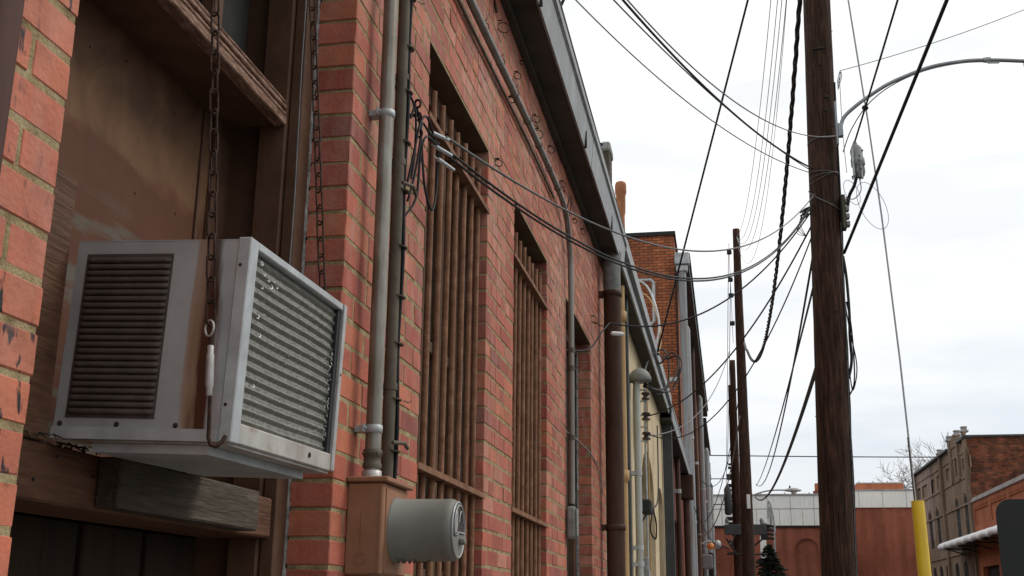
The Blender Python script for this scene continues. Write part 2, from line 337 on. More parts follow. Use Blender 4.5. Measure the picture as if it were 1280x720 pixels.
def tag(o, label=None, cat=None, group=None, kind=None):
    if label: o['label'] = label
    if cat: o['category'] = cat
    if group: o['group'] = group
    if kind: o['kind'] = kind
    return o
def thing(name, label, cat, loc=(0, 0, -1.6), group=None, rot=(0, 0, 0)):
    o = bpy.data.objects.new(name, None); COL.objects.link(o); o.empty_display_size = .1
    o.location = (loc[0], loc[1], loc[2] + EYE); o.rotation_euler = rot
    ORG[o.name] = Vector(loc)
    return tag(o, label, cat, group)
def solo(mb, name, m, label, cat, loc, group=None):     # a thing that is one mesh, origin at its base
    me_org = Vector(loc)
    mb.v = [(x - me_org[0], y - me_org[1], z - me_org[2]) for x, y, z in mb.v]
    o = mb.build(name, m, None, local=True); o.location = (loc[0], loc[1], loc[2] + EYE)
    return tag(o, label, cat, group)
def struct(mb, name, m): return tag(mb.build(name, m), kind='structure')

# wall with (arched) openings: P(u,z,d) gives the point d behind the face
def facade(mb, P, u0, u1, z0, z1, bands, seg=12):
    z = z0
    for (b0, b1, ops) in bands:
        if b0 > z: mb.quad(P(u0, z, 0), P(u1, z, 0), P(u1, b0, 0), P(u0, b0, 0))
        u = u0
        for (a, b_, s0, s1, arch, dep) in sorted(ops):
            if a > u: mb.quad(P(u, b0, 0), P(a, b0, 0), P(a, b1, 0), P(u, b1, 0))
            if s0 > b0: mb.quad(P(a, b0, 0), P(b_, b0, 0), P(b_, s0, 0), P(a, s0, 0))
            r = (b_ - a) / 2; c = (a + b_) / 2
            top = [(a, s1), (b_, s1)] if not arch else [(c - r * math.cos(pi * i / seg), s1 + arch * math.sin(pi * i / seg)) for i in range(seg + 1)]
            for i in range(len(top) - 1):
                (p, q), (p2, q2) = top[i], top[i + 1]
                mb.quad(P(p, q, 0), P(p2, q2, 0), P(p2, b1, 0), P(p, b1, 0))
                mb.quad(P(p, q, 0), P(p, q, dep), P(p2, q2, dep), P(p2, q2, 0))
            mb.quad(P(a, s0, 0), P(a, s1, 0), P(a, s1, dep), P(a, s0, dep))
            mb.quad(P(b_, s0, 0), P(b_, s0, dep), P(b_, s1, dep), P(b_, s1, 0))
            mb.quad(P(a, s0, 0), P(a, s0, dep), P(b_, s0, dep), P(b_, s0, 0))
            u = b_
        if u1 > u: mb.quad(P(u, b0, 0), P(u1, b0, 0), P(u1, b1, 0), P(u, b1, 0))
        z = b1
    if z1 > z: mb.quad(P(u0, z, 0), P(u1, z, 0), P(u1, z1, 0), P(u0, z1, 0))
def arch_poly(P, a, b_, s0, s1, arch, d, seg=12):
    r = (b_ - a) / 2; c = (a + b_) / 2
    pts = [P(a, s0, d), P(b_, s0, d)] + [P(c + r * math.cos(pi * i / seg), s1 + arch * math.sin(pi * i / seg), d) for i in range(seg + 1)]
    return pts

# ================================================================ THE SETTING
g = MB(); g.quad((-600, -200, -1.62), (600, -200, -1.62), (600, 900, -1.62), (-600, 900, -1.62)); struct(g, 'ground', 'terrain')
g = MB(); g.quad((-1.02, -30, -1.6), (1.45, -30, -1.6), (1.45, 84, -1.6), (-1.02, 84, -1.6)); struct(g, 'alley', 'paving')
g = MB(); g.quad((1.45, -30, -1.604), (10.5, -30, -1.604), (10.5, 78, -1.604), (1.45, 78, -1.604)); struct(g, 'parking_lot', 'asphalt')
g = MB()
for k in range(12): g.quad((5.0, 2 + k * 2.7, -1.598), (9.5, 2 + k * 2.7, -1.598), (9.5, 2.1 + k * 2.7, -1.598), (5.0, 2.1 + k * 2.7, -1.598))
struct(g, 'parking_lines', 'paint_line')
g = MB(); g.box(10.5, 12, 30, 77.8, -1.61, -1.47); struct(g, 'pavement', 'paving')
g = MB(); g.quad((-60, 68.5, -1.596), (60, 68.5, -1.596), (60, 77.5, -1.596), (-60, 77.5, -1.596)); struct(g, 'street', 'asphalt')

# ================================================================ NEAR BRICK BUILDING
X0 = -1.0
Y0, Y1 = -2.6, 9.62
ZT = 2.97
OPEN = [(1.495, 2.83, -1.6, 2.05), (3.65, 4.70, -.86, 2.0), (5.35, 6.42, -.86, 2.0), (7.24, 8.62, -.86, 2.0)]
bld = thing('brick_building', 'long low red brick building with barred windows beside the alley, nearest on the left', 'building', (X0, 3.5, -1.6))
def pal():
    t = R.random()
    c = (.41, .115, .074) if t < .42 else (.47, .155, .085) if t < .60 else (.32, .080, .060) if t < .84 else (.47, .20, .14) if t < .96 else (.22, .062, .050)
    m_ = (.39, .122, .082); c = tuple(p * .78 + q * .22 for p, q in zip(c, m_))
    k = R.uniform(.88, 1.1); return tuple(q * k for q in c)
bw = MB(); CH = .0735; z = .025 - 23 * CH; row = 0
while z + .01 < ZT:
    za, zb = z + .0048, z + CH - .0048
    zm = (za + zb) / 2
    cuts = [(a, b_) for a, b_, c, d in OPEN if c < zm < d]
    segs = []; u = Y0
    for a, b_ in cuts: segs.append((u, a)); u = b_
    segs.append((u, Y1))
    for (a, b_) in segs:
        L_ = b_ - a; n = max(1, round(L_ / .2065)); w = L_ / n
        edges = [a + i * w for i in range(n + 1)]
        if row % 2: edges = [a] + [a + (i + .5) * w for i in range(n)] + [b_]
        if row % 6 == 5 and L_ > .5: edges = [a + i * w / 2 for i in range(2 * n + 1)]
        for i in range(len(edges) - 1):
            p = edges[i] + (.0042 if i else 0); q = edges[i + 1] - (.0042 if i < len(edges) - 2 else 0)
            j = [R.uniform(-.0017, .0017) for _ in range(5)]
            bw.cur = pal()
            if q < 1.6: bw.cur = tuple(u_ * .4 + v_ * .6 for u_, v_ in zip(bw.cur, (.54, .185, .115)))
            depth = .116
            chip = len(bw.v)
            bw.bbox(X0 - depth + (0 if i and i < len(edges) - 2 else 0), X0 + j[0], p + (j[1] if i else j[1] * .9), q + j[2], za + j[3], zb + j[4], .0028)
            for vi in range(chip, len(bw.v)):
                vx, vy, vz = bw.v[vi]
                if vx > X0 - .006:
                    big_ = R.random() < .07
                    sy = 1 if vy < (p + q) / 2 else -1; sz = 1 if vz < zm else -1
                    bw.v[vi] = (vx - R.uniform(0, .0006), vy + sy * (R.uniform(.002, .006) if big_ else R.uniform(0, .0014)), vz + sz * (R.uniform(.001, .003) if big_ else R.uniform(0, .0010)))
    z += CH; row += 1
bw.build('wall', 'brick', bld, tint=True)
mo = MB()
def mslab(a, b_, c, d): mo.box(X0 - .112, X0 - .0022, a + .0045, b_ - .0045, c, d)
u = Y0
for a, b_, c, d in OPEN:
    mslab(u, a, -1.6, ZT); u = b_
mslab(u, Y1, -1.6, ZT)
for a, b_, c, d in OPEN:
    mo.box(X0 - .112, X0 - .0022, a - .0045, b_ + .0045, d + .005, ZT)
    if c > -1.5: mo.box(X0 - .112, X0 - .0022, a - .0045, b_ + .0045, -1.6, c - .005)
mo.build('mortar', 'mortar', bld)
b = MB(); b.box(-9, X0 - .118, Y0, -2.45, -1.6, ZT); b.box(-9, X0 - .118, Y1 - .12, Y1, -1.6, ZT); b.box(-9.2, -9, Y0, Y1, -1.6, ZT); b.build('back_wall', 'brick_red', bld)
b = MB(); b.box(-9.2, -1.03, Y0, Y1 + .1, 2.975, 3.14); b.build('roof', 'dark_metal', bld)
# eave: soffit board, metal fascia with gutter lip, joints
b = MB(); b.box(-1.12, -.842, Y0, 9.72, 2.935, 2.970); b.box(-1.0, -.965, Y0, 9.66, 2.885, 2.934); so = b.build('soffit', 'soffit', bld)
b = MB()
n = 40
prof = [(-.838, 2.925), (-.826, 2.925), (-.819, 3.0), (-.808, 3.13), (-.792, 3.145), (-.792, 3.20), (-.802, 3.203), (-.838, 3.203)]
for i in range(5):
    ya = Y0 + i * (9.74 - Y0) / 5; yb = Y0 + (i + 1) * (9.74 - Y0) / 5 - .004
    o = [((i * 37) % 5 - 2) * .0012, ((i * 53) % 5 - 2) * .001]
    vs = [(x + o[0], y, z_ + o[1]) for y in (ya, yb) for x, z_ in prof]
    m = len(prof)
    b.add(vs, [(k, (k + 1) % m, m + (k + 1) % m, m + k) for k in range(m)] + [tuple(range(m))[::-1], tuple(range(m, 2 * m))])
b.build('gutter', 'fascia', bld)
b = MB()
for y in (3.2, 5.05, 6.9, 8.6): b.box(-.834, -.812, y, y + .012, 2.92, 3.04)
b.box(-.845, -.79, Y0, 9.75, 3.206, 3.226); b.build('drip_edge', 'dark_metal', bld)

def caulk(x0, x1, y, parent, z0_=-.86, z1_=1.95, amp=.010, side=-1):
    c = MB(); vs = []; w = amp * .5; n = int((z1_ - z0_) / .012)
    for k in range(n + 1):
        w += R.uniform(-.0035, .0035); w = min(amp, max(.001, w)) if R.random() > .05 else R.uniform(.001, amp)
        zz = z0_ + (z1_ - z0_) * k / n + R.uniform(-.003, .003)
        vs += [(x0, y, zz), (x0 + (x1 - x0) * .5, y + side * w, zz), (x1 + R.uniform(-.002, .002), y, zz)]
    c.add(vs, [(3 * k + j, 3 * k + j + 1, 3 * k + j + 4, 3 * k + j + 3) for k in range(n) for j in (0, 1)])
    c.build('caulk', 'caulk', parent)
# first opening: jambs, transom with mouldings, plywood panel, sill beam, dark boards
win = MB()
xa = X0 - .118
win.bbox(-1.155, xa, 2.752, 2.826, -1.59, 2.04, .003)
win.bbox(-1.235, -1.157, 2.738, 2.826, -1.59, 2.04, .003)
win.bbox(-1.345, -1.237, 2.778, 2.826, -1.59, 2.04, .003)
win.bbox(-1.345, -1.325, 2.70, 2.777, .27, 1.24, .003)
win.bbox(-1.27, -1.14, 1.50, 1.545, -1.59, 2.04, .003)
win.bbox(-1.345, -1.272, 1.50, 1.60, -1.59, 2.04, .003)
win.box(-1.36, -1.02, 1.50, 2.825, 2.0, 2.045)
win = win.build('window', 'brown_paint', bld)
b = MB(); b.bbox(-1.345, -1.172, 1.55, 2.735, 1.282, 1.352, .003); b.build('transom', 'brown_paint', win)
b = MB(); b.bbox(-1.3345, -1.328, 2.60, 2.612, .27, 1.28, .001); b.bbox(-1.3345, -1.322, 2.66, 2.69, .27, 1.28, .002); b.build('panel_bead', 'brown_paint', win)
b = MB()
for y, zz in ((2.30, .93), (2.05, 1.18), (2.45, 1.2), (2.5, .95), (2.2, 1.22)): b.mark(); b.lathe((-1.335, y, zz), (1, 0, 0), [(0, .0035), (.0015, .003)], 8)
b.build('nail', 'chain_rust', win)
b = MB()
for (xq, zq, h, d) in ((-1.160, 1.278, .026, .006), (-1.160, 1.3085, .013, .003), (-1.160, 1.326, .014, .005), (-1.162, 1.3445, .010, .004)):
    b.mark(); b.bbox(xq - .03, xq + d, 1.55, 2.735, zq, zq + h, .003)
b.build('moulding', 'worn_edge', win)
b = MB(); b.box(-1.36, -1.335, 1.5, 2.79, .25, 1.30); b.build('panel', 'brown_panel', win)
b = MB(); b.bbox(-1.160, -1.124, 1.548, 1.742, .266, .735, .003); b.build('filler_board', 'brown_board', win)
b = MB(); b.box(-1.30, -1.29, 1.6, 2.73, 1.353, 2.0); b.build('pane', 'glass_dirty', win)
b = MB()
for y in (2.02, 2.44): b.mark(); b.bbox(-1.288, -1.245, y, y + .045, 1.386, 1.998, .003)
b.mark(); b.bbox(-1.288, -1.25, 1.6, 2.735, 1.3535, 1.385, .003)
b.build('muntin', 'brown_paint', win)
b = MB(); b.bbox(-1.30, -1.128, 1.52, 2.748, .166, .264, .004); b.build('sill', 'brown_board', win)
b = MB()
for i in range(9):
    y = 1.52 + i * .135; b.bbox(-1.345, -1.315 + (.008 if i % 2 else 0), y, y + .128, -1.59, .165, .004)
b.build('board', 'dark_board', win)
b = MB()
for y, zz in ((1.78, .245), (1.9, .225), (1.72, .20), (2.0, .245), (2.62, .19)): b.mark(); b.cyl((-1.131, y, zz), (-1.1255, y, zz), .003, 8)
b.build('nail', 'dark_metal', win)
caulk(-1.128, -1.112, 2.8265, win, -1.58, 2.0, .009)

# barred windows
def barred(a, b_, lab):
    w = MB(); fx0, fx1 = -1.175, -1.122
    for (p, q) in ((a + .004, a + .07), (b_ - .07, b_ - .004)): w.bbox(fx0, fx1, p, q, -.855, 1.995, .003)
    w.box(-1.19, -1.085, a + .004, b_ - .004, 1.905, 1.995)
    w.bbox(fx0, fx1, a + .07, b_ - .07, -.855, -.78, .003)
    m_ = (a + b_) / 2
    for q in (m_ - .27, m_ - .05, m_ + .2): w.bbox(fx0 + .008, fx1 - .008, q, q + .07, -.78, 1.905, .003)
    for zz in (.10, .98): w.bbox(fx0 + .012, fx1 - .012, a + .07, b_ - .07, zz, zz + .045, .003)
    w.box(-1.12, -1.0, a + .003, b_ - .003, 1.9965, 1.9995)
    W = w.build('window', 'frame_grime', bld)
    MB().box(-1.17, -1.158, a + .05, b_ - .05, -.8, 1.93).build('pane', 'glass_dirty', W)
    MB().box(-1.12, -.985, a + .004, b_ - .004, -.90, -.862).build('sill', 'concrete', W)
    caulk(-1.10, -1.078, b_ - .001, W, amp=.012)
    G = thing('window_grille', lab, 'window bars', (-1.03, (a + b_) / 2, -.86)); gm = MB()
    for zz in (-.80, .452, 1.713):
        gm.mark(); gm.bbox(-1.062, -1.004 + .004, a - .0 + .003, b_ - .003, zz, zz + .010, .0015)
        gm.bbox(-1.005, -1.0005 + .004, a + .003, b_ + .025, zz - .006, zz + .016, .001)
    gm.build('crossbar', 'bar_rust', G)
    for k in range(8):
        y = a + .06 + k * (b_ - a - .12) / 7 + R.uniform(-.008, .008)
        t = MB(); t.tube([(-1.034, y + R.uniform(-.004, .004), -.84), (-1.036, y, .45), (-1.034 + R.uniform(-.003, .003), y + R.uniform(-.004, .004), 1.90 - R.uniform(0, .012))], .0125, 10)
        t.build('bar', 'bar_rust', G)
barred(3.65, 4.70, 'brown rusty bars over the window next to the electric meter'); barred(5.35, 6.42, 'brown rusty bars over the second window, farther from the electric meter')
w = MB(); a, b_ = 7.24, 8.62
for (p, q) in ((a + .004, a + .08), (b_ - .10, b_ - .004)): w.bbox(-1.19, -1.122, p, q, -.855, 1.995, .003)
w.box(-1.19, -1.105, a + .004, b_ - .004, 1.90, 1.995); w.bbox(-1.18, -1.13, 7.9, 7.96, -.85, 1.9, .003)
w.box(-1.12, -1.0, a + .003, b_ - .003, 1.9965, 1.9995)
W = w.build('window', 'brown_paint', bld)
MB().box(-1.178, -1.165, a + .05, b_ - .05, -.85, 1.93).build('pane', 'glass_dirty', W)
MB().box(-1.12, -.985, a + .004, b_ - .004, -.90, -.862).build('sill', 'concrete', W)
caulk(-1.122, -1.098, b_ - .001, W, amp=.022)

# ================================================================ AIR CONDITIONER  (local frame: x outward, coil face at x=0, near side at y=0)
ac = thing('air_conditioner', 'dented grey window air conditioner with a rust streak, jutting out of the boarded window', 'air conditioner', (-.80, 1.75, .262), rot=(math.radians(1.0), math.radians(2.2), 0))
H, W_, D_ = .347, .497, .322
b = MB()
fr = .0
# casing shell: near side, far side, top, bottom, all in sheet metal
b.box(-D_, -.006, 0, .004, .012, H - .002); b.box(-D_, -.006, W_ - .004, W_, .012, H - .002); b.box(-D_, -.006, 0, W_, H - .003, H)
b.box(-D_, -D_ + .01, .004, W_ - .004, .012, H - .003)
case = b.build('casing', 'galv_side', ac, local=True)
b = MB()
# front edge folds round the coil
b.bbox(-.020, .004, -.0035, .030, -.002, H + .003, .002)
b.bbox(-.020, .004, .031, W_ - .017, H - .012, H + .003, .002)
b.build('front_frame', 'galv', ac, local=True)
b = MB(); b.bbox(-.02, .006, W_ - .012, W_ + .004, .000, H + .003, .0015); b.build('edge_strip', 'bright_metal', ac, local=True)
b = MB(); b.box(-.03, -.001, W_ - .032, W_ - .0125, .034, H - .014); b.build('gap', 'dark_metal', ac, local=True)
b = MB(); b.bbox(-.022, .0025, .030, W_ - .012, -.001, .034, .002); b.box(-.30, -.004, .004, W_ - .004, -.006, .0115)
b.build('base_pan', 'pan_metal', ac, local=True)
b = MB(); b.box(-D_, -.02, -.006, .0, -.002, .018); b.box(-D_ + .07, -.04, .012, W_ - .05, -.022, -.0065); b.build('bottom_rail', 'galv', ac, local=True)
# coil: corrugated fins
c = MB(); nr = 16; z0_, z1_ = .0345, H - .0125; ys = [.031 + (W_ - .064) * i / 40 for i in range(41)]
rows = nr * 8; vs = []
for j in range(rows + 1):
    t = j / rows; zz = z0_ + (z1_ - z0_) * t; ph = (t * nr) % 1
    for i, y in enumerate(ys):
        x = -.0105 + (.0062 * max(0, 1 - abs(ph - .35) * 3.2) + .0012 * max(0, 1 - abs(ph - .8) * 9)) + R.uniform(-.0003, .0003)
        vs.append((x, y, zz + .0006 * math.sin(y * 19 + j * .02)))
m = len(ys); c.add(vs, [(j * m + i, j * m + i + 1, (j + 1) * m + i + 1, (j + 1) * m + i) for j in range(rows) for i in range(m - 1)], False)
coil = c.build('coil', 'coil', ac, local=True)
c = MB()
for k in range(56):
    edge = k < 38
    y = (W_ - .040 - abs(R.gauss(0, .012))) if edge else R.uniform(.04, W_ - .05)
    zz = R.uniform(z0_ + .01, z1_ - .01) * (.75 if edge else 1) + .01; a_ = R.uniform(-.5, .5); l = R.uniform(.002, .009)
    if not edge: l *= .7
    c.mark(); c.tube([(-.0045, y, zz), (-.002, y + .0012 + l * .3 * a_, zz + l * .3), (-.002, y - .001 + l * .5 * a_, zz + l * .7), (-.0045, y + .001 + l * .2 * a_, zz + l)], [.0003, .0009, .0007, .0003], 4)
for (y, zz, s_) in ((.075, .30, 1), (.095, .295, 1), (.11, .285, 1.3), (.135, .292, 1), (.055, .318, .8), (.07, .275, 1.0), (.12, .30, .8), (.065, .22, 1.2), (.08, .19, 1.2), (.075, .10, 1.1), (.06, .315, 1.2)):
    l = .008 * s_
    c.mark(); c.tube([(-.004, y, zz + .004), (-.001, y + .002, zz + .001), (-.001, y + .0045, zz + l * .6), (-.003, y + .0035, zz + l)], [.0004, .0013, .0010, .0004], 4)
c.build('bent_fin_glint', 'glint', coil, local=True)  # pale curls of bent fin paint the white glints on the coil
# louvre panel on the near side
lv = MB(); lx0, lx1, lz0, lz1 = -.302, -.138, .034, .322
lv.box(lx0, lx1, -.0012, -.0003, lz0, lz1)
ns = 24
for k in range(ns):
    zc = lz0 + .006 + (lz1 - lz0 - .012) * (k + .5) / ns; h = (lz1 - lz0) / ns * .45
    n_ = 8; sec = [(-.0012 - .0075 * math.sin(pi * t / n_), zc + h * math.cos(pi * t / n_) * 1.0 - .0015 * math.sin(pi * t / n_)) for t in range(n_ + 1)]
    xs = [(lx0 + .004, .15), (lx0 + .007, .8), (lx0 + .014, 1), (lx1 - .012, 1), (lx1 - .006, .8), (lx1 - .003, .15)]
    vs = [(x, -.0012 + (yy + .0012) * f_, zc + (zz - zc) * (.5 + .5 * f_)) for x, f_ in xs for yy, zz in sec]; mm = len(sec)
    lv.add(vs, [(i * mm + j, i * mm + j + 1, (i + 1) * mm + j + 1, (i + 1) * mm + j) for i in range(len(xs) - 1) for j in range(mm - 1)], True)
lv.build('louvre', 'louver', ac, local=True)
b = MB()
for x in (-.31, -.205, -.098): b.mark(); b.lathe((x, 0, .024), (0, -1, 0), [(-.0005, .0045), (.002, .0042), (.0035, .002)], 10)
for (x, zz) in ((-.012, .30), (-.012, .06)): b.mark(); b.lathe((x, -.0035, zz), (0, -1, 0), [(-.001, .003), (.001, .003)], 8)
b.mark(); b.lathe((.002, .36, .018), (1, 0, 0), [(0, .005), (.003, .005)], 8); b.mark(); b.lathe((.005, W_ - .004, .20), (1, 0, 0), [(0, .0025), (.002, .0025)], 8)
b.build('screw', 'chain_rust', ac, local=True)
# blob of old filler and straw under the case
b = MB()
for k in range(120):
    x = -R.uniform(1.10, 1.30); y = R.uniform(1.56, 1.93); zz = .2655
    b.tube([(x, y, zz), (x + R.uniform(-.01, .01), y + R.uniform(-.02, .02), zz + R.uniform(.004, .016)), (x + R.uniform(-.02, .02), y + R.uniform(-.03, .03), zz + R.uniform(0, .012))], .0018, 4)
solo(b, 'straw_stuffing', 'grey_wood', 'wisps of grey straw stuffed under the air conditioner on the brown sill', 'straw', (-1.2, 1.7, .2655))
# grey block
b = MB(); b.bbox(-1.126, -1.078, 1.912, 2.55, .170, .262, .004)
solo(b, 'timber_block', 'grey_wood', 'weathered unpainted grey board nailed to the brown sill under the air conditioner', 'wooden board', (-1.1, 2.2, .170))

# ================================================================ CHAINS
def chain(A, B, label, turn, zend):
    A = Vector(A); B = Vector(B); d = (B - A); L_ = d.length; d.normalize()
    t = thing('hanging_chain', label, 'chain', tuple(A), group='chains holding up the air conditioner')
    n = round(L_ / .0385); pitch = L_ / n; c = MB()
    side = Vector((0, 1, 0)); side = (side - d * side.dot(d)).normalized(); s2 = d.cross(side)
    for k in range(n):
        ctr = A + d * (pitch * (k + .5)) + side * R.uniform(-.0012, .0012)
        ax = (side * math.cos(k * pi / 2 + .5 + R.uniform(-.15, .15)) + s2 * math.sin(k * pi / 2 + .5)).normalized() if True else side
        pts = []
        hl, hw = .0235, .0085
        for i in range(14):
            a_ = 2 * pi * i / 14
            q = math.cos(a_); p = math.sin(a_)
            pts.append(ctr + d * ((hl - hw) * (1 if q > 0 else -1) + hw * q) + ax * (hw * p))
        c.tube(pts, .0022, 6, closed=True)
    c.build('links', 'chain_rust', t)
    e = MB(); e.cyl(A + Vector((-.10, 0, .005)), A + Vector((-.01, 0, .005)), .005, 8); e.ring(A, (0, 1, 0), .012, .003); e.build('eye_bolt', 'chain_rust', t)
    return t, d
tc_, d_ = chain((-.955, 1.722, 2.12), (-.8365, 1.722, .455), 'rusty chain with a turnbuckle, in front of the air conditioner louvres side', True, 0)
b = MB(); P0 = Vector((-.836, 1.722, .452))
b.ring(P0 + Vector((0, -.004, -.006)), (.3, 1, 0), .009, .0022, sz=1.5); b.build('shackle', 'bright_metal', tc_)
b = MB(); b.cyl(P0 + Vector((.001, 0, -.012)), P0 + Vector((.004, 0, -.035)), .0035, 8)
b.cyl(P0 + Vector((.009, 0, -.118)), P0 + Vector((.012, 0, -.175)), .0035, 8)
b.tube([P0 + Vector((.012, 0, -.175)), P0 + Vector((.012, 0, -.187)), P0 + Vector((.018, -.002, -.200)), P0 + Vector((.026, 0, -.203)), P0 + Vector((.034, .006, -.194)), P0 + Vector((.036, .012, -.184))], .0036, 8)
b.build('hook', 'chain_rust', tc_)
b = MB(); b.lathe(P0 + Vector((.003, 0, -.034)), (.05, 0, -1), [(0, .0040), (.002, .0062), (.012, .0055), (.017, .0072), (.068, .0074), (.074, .0055), (.084, .0060), (.086, .004)], 8)
b.build('turnbuckle', 'bright_metal', tc_)
chain((-.985, 2.275, 2.12), (-.842, 2.262, .628), 'thin rusty chain against the brick pier, behind the air conditioner', False, 0)
b = MB(); b.tube([(-.99, 2.42, 2.1), (-1.0, 2.44, 1.3), (-.992, 2.43, .95), (-.99, 2.42, .72), (-.985, 2.40, .6)], .002, 6)
solo(b, 'thin_wire', 'cable_grey', 'thin dull wire hanging beside the rear chain in front of the window jamb', 'wire', (-.99, 2.42, .6))

# ================================================================ PIPES ON THE NEAR WALL
def clampstrap(b, c, r, w=.018, axis='z', ear=.03):
    x, y, z_ = c
    if axis == 'z':
        b.lathe((x, y, z_ - w / 2), (0, 0, 1), [(0, r + .0005), (.001, r + .003), (w - .001, r + .003), (w, r + .0005)], 18)
        b.box(x - r * .9, x - r * .9 + .004, y - r - ear * .6, y + r + ear * .4, z_ - w / 2, z_ + w / 2); b.box(X0 + .001, x - r * .9 - .001, y - r * .8, y + r * .8, z_ - w * .4, z_ + w * .4)
        b.lathe((x - r * .9 + .004, y - r - ear * .35, z_), (1, 0, 0), [(0, .005), (.005, .004)], 8)
# near blurred downspout at frame edge
b = MB(); b.tube([(-.925, 1.185, -1.55), (-.925, 1.185, 2.9)], .042, 20)
solo(b, 'drainpipe', 'near_pipe', 'dark red brown drainpipe at the very left edge, nearest the viewer', 'drainpipe', (-.925, 1.185, -1.55))
t = thing('conduit', 'fat galvanised conduit rising from the brown meter box', 'conduit', (-.95, 3.0, .335))
MB().tube([(-.95, 3.0, .36), (-.95, 2.995, 1.2), (-.952, 2.99, 2.93)], .0215, 20).build('pipe', 'conduit', t)
b = MB()
for zz in (.475, 1.415, 2.4): b.mark(); clampstrap(b, (-.95, 3.0 - (zz - .4) * .004, zz), .022, .022)
b.build('strap', 'galv', t)
b = MB(); b.lathe((-.95, 3.0, .340), (0, 0, 1), [(0, .027), (.020, .027), (.022, .023)], 18); b.build('hub', 'bright_metal', t)
b = MB(); b.lathe((-.95, 3.0, .368), (0, 0, 1), [(0, .026), (.012, .026), (.014, .0235), (.03, .0235), (.032, .026), (.05, .026), (.052, .022)], 18)
for k in range(8):
    a_ = 2 * pi * k / 8; b.lathe((-.95 + .024 * math.cos(a_), 3 + .024 * math.sin(a_), .408), (math.cos(a_), math.sin(a_), 0), [(0, .004), (.005, .003)], 6)
b.build('coupling', 'conduit_old', t)
t = thing('conduit', 'dull brown conduit wrapped in black cables, beside the fat galvanised one', 'conduit', (-.965, 3.19, .335))
MB().tube([(-.965, 3.19, .335), (-.965, 3.185, 1.5), (-.965, 3.18, 2.93)], .0185, 16).build('pipe', 'conduit_old', t)
for i, (dx, dy, rr) in enumerate(((.020, .012, .0055), (.012, .024, .0050), (.001, .027, .0045))):
    pts = [(-.965 + dx + .003 * math.sin(k * .9 + i), 3.19 + dy + .0035 * math.sin(k * .7 + 2 * i) - k * .0003, .345 + k * .075 + (0 if k else -.01)) for k in range(35)]
    MB().tube(pts, rr, 8).build('cable', 'cable_black', t)
b = MB()
for k in range(15):
    zz = .42 + k * .165 + R.uniform(-.03, .03)
    b.mark(); b.lathe((-.957, 3.199, zz), (.12 + R.uniform(-.1, .1), .05, 1), [(0, .026), (.004, .0265)], 14)
    if k % 4 == 1: b.tube([(-.93, 3.215, zz), (-.918, 3.23, zz - .004), (-.911, 3.235, zz + .002)], .0018, 5)
for zz in (.62, 1.33, 1.62): b.mark(); b.lathe((-.965, 3.19, zz), (0, 0, 1), [(0, .022), (.02, .022)], 14); b.box(X0, X0 + .006, 3.13, 3.25, zz, zz + .02)
for zz in (.455, 1.245): b.mark(); b.tube([(-.93, 3.12, zz), (-.91, 3.17, zz + .005), (-.92, 3.24, zz)], .006, 8)
b.build('strap', 'conduit_old', t)
# tangled drip loops at the cable clamps
def looped(pts, n=8):     # Catmull-Rom smoothing
    P = [Vector(p) for p in pts]; out = []
    for i in range(len(P) - 1):
        p0 = P[max(i - 1, 0)]; p1 = P[i]; p2 = P[i + 1]; p3 = P[min(i + 2, len(P) - 1)]
        for k in range(n):
            t = k / n; out.append(.5 * ((2 * p1) + (-p0 + p2) * t + (2 * p0 - 5 * p1 + 4 * p2 - p3) * t * t + (-p0 + 3 * p1 - 3 * p2 + p3) * t ** 3))
    out.append(P[-1]); return out
KX = Vector((-.93, 3.36, 1.485))
t = thing('cable_tangle', 'tangle of black drip loops on the wall beside the first barred window', 'cables', tuple(KX))
for i, pts in enumerate((((-.94, 3.215, 1.50), (-.93, 3.24, 1.55), (-.92, 3.27, 1.47), (-.91, 3.30, 1.30), (-.90, 3.36, 1.24), (-.90, 3.41, 1.33), (-.90, 3.42, 1.50)),
                         ((-.94, 3.215, 1.22), (-.93, 3.25, 1.32), (-.92, 3.27, 1.45), (-.92, 3.28, 1.51), (-.91, 3.33, 1.50), (-.90, 3.41, 1.49)),
                         ((-.945, 3.22, 1.28), (-.93, 3.23, 1.38), (-.92, 3.26, 1.50), (-.91, 3.31, 1.54), (-.90, 3.40, 1.47)),
                         ((-.945, 3.21, 1.58), (-.93, 3.235, 1.53), (-.93, 3.245, 1.40), (-.935, 3.23, 1.30)),
                         ((-.945, 3.21, 1.17), (-.925, 3.26, 1.25), (-.92, 3.275, 1.40), (-.91, 3.30, 1.47), (-.90, 3.39, 1.48)))):
    MB().tube(looped(pts), .0042, 6).build('loop', 'cable_black', t)
b = MB()
for (y, zz) in ((3.25, 1.52), (3.27, 1.47), (3.24, 1.56)): b.ring((-.925, y, zz), (.5, 1, .3), .012, .004)
b.cyl((-1.0, 3.26, 1.53), (-.92, 3.26, 1.53), .006, 8); b.build('hook', 'chain_rust', t)
b = MB()
for k, (dy, dz) in enumerate(((0, .018), (.03, -.018), (.05, -.055))):
    p = Vector((-.905 + .004 * k, 3.36 + dy, 1.49 + dz)); d = Vector((.55, .75, -.06 - .1 * k))
    b.mark(); b.tube([p, p + d * .075], [.008, .006], 10); b.tube([p - d * .02, p], .003, 6)
b.build('wedge_clamp', 'galv', t)

